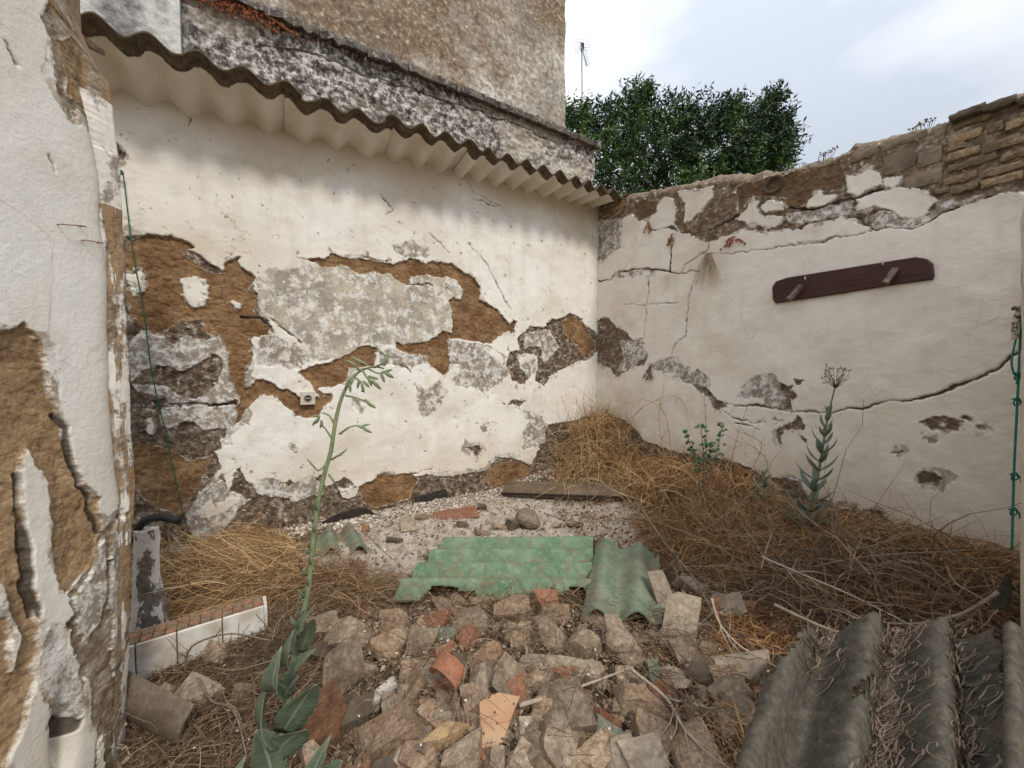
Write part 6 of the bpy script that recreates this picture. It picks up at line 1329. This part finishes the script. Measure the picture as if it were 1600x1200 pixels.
# grey-leaved plant by the right wall
def uprightweed(name, base, top, hd, leaves, label, mat, seed, head=True, group=None, lw=.03, Ls=.12):
    rr = random.Random(seed); e = empty(name, base); tag(e, label, 'weed', group); P = smoothpath([base, base.lerp(top, .4) + Vector((.008, 0, 0)), base.lerp(top, .75) + Vector((-.004, 0, 0)), top], 6)
    mb = MB(); mb.tube(P, [.006 * (1 - .7 * i / len(P)) + .0008 for i in range(len(P))], 6); child_world(mb.build('stalk', M['stalk']), e)
    for k in range(leaves):
        t = (k / leaves) ** 1.1; b = P[min(int(t ** 1.3 * (.80 if head else .93) * (len(P) - 1)), len(P) - 2)]; an = k * 2.4; f = (1 - t) ** .7; L = Ls * (.25 + .9 * f) * rr.uniform(.8, 1.2)
        d = Vector((math.cos(an) * (.75 * f + .16), math.sin(an) * (.7 * f + .15), .9 - .35 * f)).normalized(); leafobj('leaf', b, b + d * L, lw * (.35 + .8 * f), mat, e, bend=-.12, fold=.35, nrm=Vector((d.x, d.y, -.5)) * -1, n=6)
    if head:
        mb = MB()
        for k in range(26):
            an = rr.uniform(0, 6.28); r1 = rr.uniform(.02, .065); q = [top - Vector((0, 0, .02)), top + Vector((math.cos(an) * r1 * .5, math.sin(an) * .015, rr.uniform(0, .03))), top + Vector((math.cos(an) * r1, math.sin(an) * .03, rr.uniform(.0, .085)))]; mb.tube(q, [.0014, .001, .0009], 4)
            for _ in range(3):
                e_ = q[2] + Vector((rr.uniform(-.014, .014), rr.uniform(-.01, .01), rr.uniform(-.004, .016))); mb.tube([q[2], e_, e_ + Vector((0, 0, .004))], [.0008, .0016, .001], 4)
        child_world(mb.build('flower_head', M['twig']), e)
    return e
b0 = G(1258, 822, .05); tp = at(1306, 600, b0.y - .08)
uprightweed('grey_leaved_weed', b0, tp, 0, 46, 'tall woolly grey green weed with a dry brown head before the right wall', M['gl'], 3, lw=.034, Ls=.13)
b0 = G(1190, 780, .05); uprightweed('grey_leaved_weed', b0, at(1196, 735, b0.y), 0, 14, 'small grey green weed without a flower head, left of the tall woolly one', M['gl'], 4, False, lw=.026, Ls=.10)
b0 = G(1180, 822, .05)
# green bushlet
bush = empty('green_weed', G(1095, 790, .05)); tag(bush, 'small dark green leafy weed growing out of the dry grass by the right wall', 'weed')
rr = random.Random(8); db = G(1095, 775, .05).y - .12
for (x0, y0, x1, y1) in ((1095, 770, 1072, 675), (1098, 770, 1095, 665), (1100, 770, 1128, 668), (1096, 770, 1110, 695), (1092, 770, 1082, 700)):
    P = smoothpath([at(x0, y0, db), at((x0 + x1) / 2 + 3, (y0 + y1) / 2, db), at(x1, y1, db)], 5); mb = MB(); mb.tube(P, .0025, 5); child_world(mb.build('stem', M['twig']), bush)
    for k in range(20):
        b = P[rr.randint(len(P) // 2, len(P) - 1)] + Vector((rr.uniform(-.02, .02), rr.uniform(-.02, .02), rr.uniform(-.02, .02))); d = Vector((rr.uniform(-1, 1), rr.uniform(-1, .3), rr.uniform(-.3, .9))).normalized()
        leafobj('leaf', b, b + d * rr.uniform(.018, .034), .017, M['dkl'], bush, n=4, bend=.1)
# wispy dry stems rising against the right wall
M['wisp'] = simple('wispy_stem', (.30, .20, .11), (.42, .31, .19), 30, space='pos')
for i, (pp, lab, tw) in enumerate([([(975, 690), (1000, 640), (1060, 620), (1080, 680)], 'arching thin dry stem nearest the wall corner', 10), ([(1050, 720), (1040, 650), (1010, 625), (985, 632)], 'thin dry stem bowed to the left over the straw mound', 10), ([(1140, 740), (1150, 690), (1167, 636)], 'straight reddish dry stem standing right of the green leafy weed', 8),
        ([(1105, 730), (1103, 660), (1100, 610)], 'pale thin dry stem standing upright behind the green leafy weed', 8), ([(1160, 760), (1190, 700), (1170, 680), (1130, 670)], 'hooked dry stem arching over the rusty weeds', 14), ([(1040, 720), (1030, 660), (1037, 600)], 'slender dry stem with side twigs left of the green leafy weed', 12),
        ([(1170, 780), (1200, 730), (1180, 700), (1150, 690)], 'lower hooked dry stem beside the small grey weed', 14)]):
    d_ = onG(pp[0][0], 770, .05).y - .05; stem('dry_stem', [(x, y, d_) for x, y in pp], .0028, M['wisp'], lab, 'dry stem', None, tw, 50 + i)
for i, (pp, lab) in enumerate([([(245, 905), (262, 860), (268, 800), (300, 712)], 'long pale grass stalk leaning right, beside the mortar pillar'), ([(300, 880), (262, 830), (330, 760), (348, 745)], 'pale grass stalk crossing behind the black pipe'), ([(262, 890), (246, 800), (262, 720), (292, 690), (305, 700)], 'tall arching grass stalk against the brown wall patch')]):
    d_ = 1.75; stem('grass_stalk', [(x, y, d_) for x, y in pp], .003, M['wisp'], lab, 'grass stalk', None, 4, 70 + i)
# dead red plants in the cracks of the right wall
M['redp'] = simple('dead_red_plant', (.22, .07, .03), (.36, .15, .07), 40, space='pos')
def hang(px, py, n_, L, spread, mat, label, seed, name='dead_wall_plant', r=.0022, up=False, wall='B', tipb=True):
    rr = random.Random(seed); s0, z0 = (onB if wall == 'B' else onA)(px, py, .02); pt = ptB if wall == 'B' else ptA; mb = MB()
    for k in range(n_):
        a = s0 + rr.uniform(-.5, .5) * spread * .3; z = z0; o_ = .015; q = [pt(a, z, o_)]; dxx = rr.uniform(-1, 1) * spread
        for j in range(6):
            z += (1 if up else -1) * L * rr.uniform(.08, .22); a += dxx * .14 + rr.uniform(-.006, .006); o_ += rr.uniform(-.004, .014); q.append(pt(a, z, max(.012, o_)))
        mb.tube(q, [r * (1 - .1 * j) for j in range(7)], 4)
        if tipb:
            for j in range(3):
                c = q[rr.randint(3, 6)]; mb.box(c, (.010, .008, .012), Matrix.Rotation(rr.uniform(0, 3), 3, 'X') @ Matrix.Rotation(rr.uniform(0, 3), 3, 'Z'))
    tag(mb.build(name, mat, smooth=False), label, 'dead plant')
hang(1012, 346, 9, .10, .06, M['redp'], 'rust red dead plant hanging from the upper crack, leftmost of three on the right wall', 1)
hang(1050, 365, 8, .09, .03, M['redp'], 'rust red dead plant in the vertical crack, middle of three on the right wall', 2)
hang(1145, 368, 12, .07, .10, M['redp'], 'rust red dead plant under the bare mortar band, rightmost of three on the right wall', 3)
hang(1106, 392, 60, .26, .14, M['wisp'], 'fringe of fine tan roots hanging below the crack of the right wall', 4, 'hanging_roots', .0009, tipb=False)
hang(1016, 570, 14, .12, .05, M['twig'], 'dark brown root tuft hanging on the right wall above the corner grass', 5, 'root_tuft', .0025)
hang(375, -5, 60, .14, .35, M['redp'], 'rust red dead plant clinging to the black ledge at the upper left', 6, 'dead_ledge_plant', .002, wall='A')
for i, (x, y, lab) in enumerate([(1290, 250, 'tiny grey sprig on top of the right wall, left of the bare bricks'), (1440, 205, 'tiny grey sprig on top of the right wall just beside the bare bricks')]):
    s0, z0 = onB(x, y, -.06); mb = MB(); rr = random.Random(i)
    for k in range(16):
        a = s0 + rr.uniform(-.035, .035); q = [ptB(a, z0 - .01, -.06), ptB(a + rr.uniform(-.015, .015), z0 + .03, -.06), ptB(a + rr.uniform(-.03, .03), z0 + rr.uniform(.03, .06), -.07)]; mb.tube(q, .0011, 4); mb.box(q[-1], (.007, .004, .006))
    tag(mb.build('wall_top_sprig', M['twig']), lab, 'sprig')
# grass tuft in the corner on the wall top
s0, z0 = onB(972, 322, .0); rs = np.random.RandomState(6); N = 260; rt = np.array([ptB(s0 + rs.normal() * .03, z0 + rs.uniform(-.03, .05), -.02 + rs.normal() * .03) for _ in range(N)]); D = rs.normal(size=(N, 3)) * .6 + np.array([0, -.2, .5])
o = strands('wall_grass', rt, D, rs.uniform(.06, .17, N), rs.uniform(.003, .006, N), 1.2, 'straw', 'tuft of dry and green grass growing where the canopy meets the right wall top', 'grass', 3, grav=2.2)
D = rs.normal(size=(90, 3)) * .5 + np.array([0, 0, .9]); strands('wall_weed', rt[:90] + [0, 0, .04], D, rs.uniform(.05, .12, 90), rs.uniform(.004, .008, 90), .8, 'leafgreen', 'green shoots sprouting above the dry tuft in the corner of the wall top', 'grass', 4, grav=.8)

# ================================================================== tree beyond the wall
TD = 8.5
tree = empty('tree', at(1060, 560, TD)); tree.location.z = -.2; tag(tree, 'dense dark green broadleaf tree rising behind the right wall', 'tree')
blob = [(905, 205, 35), (925, 250, 60), (935, 200, 32), (985, 168, 26), (1000, 155, 16), (975, 200, 40), (1010, 215, 50), (1040, 185, 28), (1030, 240, 60), (1080, 205, 42), (1100, 240, 60), (1125, 190, 28), (1150, 215, 48), (1170, 250, 55), (1190, 190, 26), (1205, 165, 16), (1215, 205, 22), (1195, 235, 42), (1222, 245, 22), (1060, 285, 60), (960, 290, 60), (1140, 285, 50), (1200, 270, 36), (1208, 152, 8), (1218, 190, 10), (1222, 225, 8), (1009, 148, 9), (893, 185, 16), (1147, 178, 14), (1075, 178, 12), (1060, 330, 70), (960, 340, 70), (1140, 330, 60)]
rs = np.random.RandomState(17); pos = []; 
for (x, y, r) in blob:
    c = np.array(at(x, y, TD)); R_ = r / 600 * TD; nl = int(30 + R_ * R_ * 300)
    for k in range(nl):
        v = rs.normal(size=3); v /= np.linalg.norm(v); v *= (rs.uniform(.45, 1.04)) ; q = c + v * R_ * np.array([1, 1.2, 1]); pos.append((q, v))
for k in range(55):   # protruding sprays
    (x, y, r) = blob[rs.randint(len(blob) - 3)]; c = np.array(at(x, y, TD)); R_ = r / 600 * TD; v = rs.normal(size=3); v[2] = abs(v[2]) + .2; v[0] *= 1.3; v /= np.linalg.norm(v); v2 = v + np.array([.12, 0, .05])
    for j in range(rs.randint(1, 4)): pos.append((c + v * R_ * .95 + v2 * .07 * j, v2 / np.linalg.norm(v2)))
LP = []; LD = []; LS = []; LT = []
PV = np.array([q for q, v in pos]); cl = fbm(PV[:, 0] * 2.6 + 40, PV[:, 2] * 2.6 + PV[:, 1] * 1.1 + 40, 5, 3, .6)
for (q, v), cn_ in zip(pos, cl):
    ax = v * .8 + rs.normal(size=3) * .55; ax /= np.linalg.norm(ax); sv_ = np.cross(ax, rs.normal(size=3)); sv_ /= np.linalg.norm(sv_); ct = np.clip((cn_ - .5) * 2.6 + .42 + rs.normal() * .12, 0, 1) * .8
    for k in range(11):
        s_2 = 1 if k % 2 else -1; LP.append(q + ax * (k - 4) * .03 + rs.normal(size=3) * .012); d = ax * .55 + sv_ * s_2 * .8 + rs.normal(size=3) * .22 + np.array([0, 0, -.1]); LD.append(d / np.linalg.norm(d)); LS.append(rs.uniform(.07, .13)); LT.append(np.clip(ct + rs.normal() * .1, 0, 1))
LP, LD, LS, LT = map(np.array, (LP, LD, LS, LT)); N = len(LP); sd3 = np.cross(LD, rs.normal(size=(N, 3))); sd3 /= np.linalg.norm(sd3, axis=1)[:, None]
w_ = LS[:, None] * .17; up3 = np.cross(sd3, LD)
V = np.stack([LP, LP + LD * LS[:, None] * .45 + sd3 * w_ + up3 * w_ * .4, LP + LD * LS[:, None], LP + LD * LS[:, None] * .45 - sd3 * w_ + up3 * w_ * .4], 1)
b = np.arange(N) * 4; me = npmesh('crown', V.reshape(-1, 3), np.stack([b, b + 1, b + 2, b + 3], 1), smooth=False); attr(me, 'tone', np.repeat(LT, 4))
child_world(link('crown', me, M['leafgreen']), tree)
mb = MB(); bt = Vector(tree.location); c1 = at(1060, 300, TD); mb.tube(smoothpath([bt, bt.lerp(c1, .5) + Vector((.1, 0, 0)), c1], 4), list(np.linspace(.2, .1, 9)), 10)
bark = simple('bark', (.06, .045, .03), (.13, .1, .07), 10); child_world(mb.build('trunk', bark), tree)
for (x, y) in ((960, 220), (1000, 165), (1090, 210), (1170, 210), (1208, 160), (920, 220), (1215, 215)):
    e = at(x, y, TD + rs.uniform(-.3, .3)); mb = MB(); mb.tube(smoothpath([c1 - Vector((0, 0, .5)), c1.lerp(e, .5) + Vector((0, 0, -.15)), e], 5), list(np.linspace(.07, .012, 11)), 6); child_world(mb.build('branch', bark), tree)

# antenna
AD = 12.0
ant = empty('tv_antenna', at(911, 175, AD)); tag(ant, 'thin television antenna on a tall mast seen above the tree', 'antenna')
mm = simple('grey_metal', (.22, .22, .23), (.34, .34, .35), 5, ro=.5)
mb = MB(); mb.tube([at(910, 260, AD), at(909, 66, AD)], .018, 6); child_world(mb.build('mast', mm), ant)
mb = MB(); mb.tube([at(907, 66, AD), at(917, 103, AD - .5)], .016, 5); child_world(mb.build('boom', mm), ant)
for k in range(9):
    x, y = 909 + k * .95, 74 + k * 3.4; h = 7.5 - k * .15; mb = MB(); mb.tube([at(x - h * .55, y - 1, AD - .05 * k), at(x + h * .9, y + 1, AD - .05 * k)], .006, 4); child_world(mb.build('rod', mm), ant)
mb = MB()
for k in range(8):
    mb.tube([at(900 + k * 3.1, 60 + k * .1, AD + .1), at(899 + k * 3.1, 84 - k * 1.0, AD + .2)], .0035, 4)
for k in range(5): mb.tube([at(898, 62 + k * 5, AD + .1), at(923, 60 + k * 4.5, AD + .1)], .0035, 4)
child_world(mb.build('reflector_grid', mm), ant)
mb = MB(); mb.box(at(910, 73, AD - .05), (.09, .09, .16)); child_world(mb.build('junction_box', MB_, smooth=False), ant)
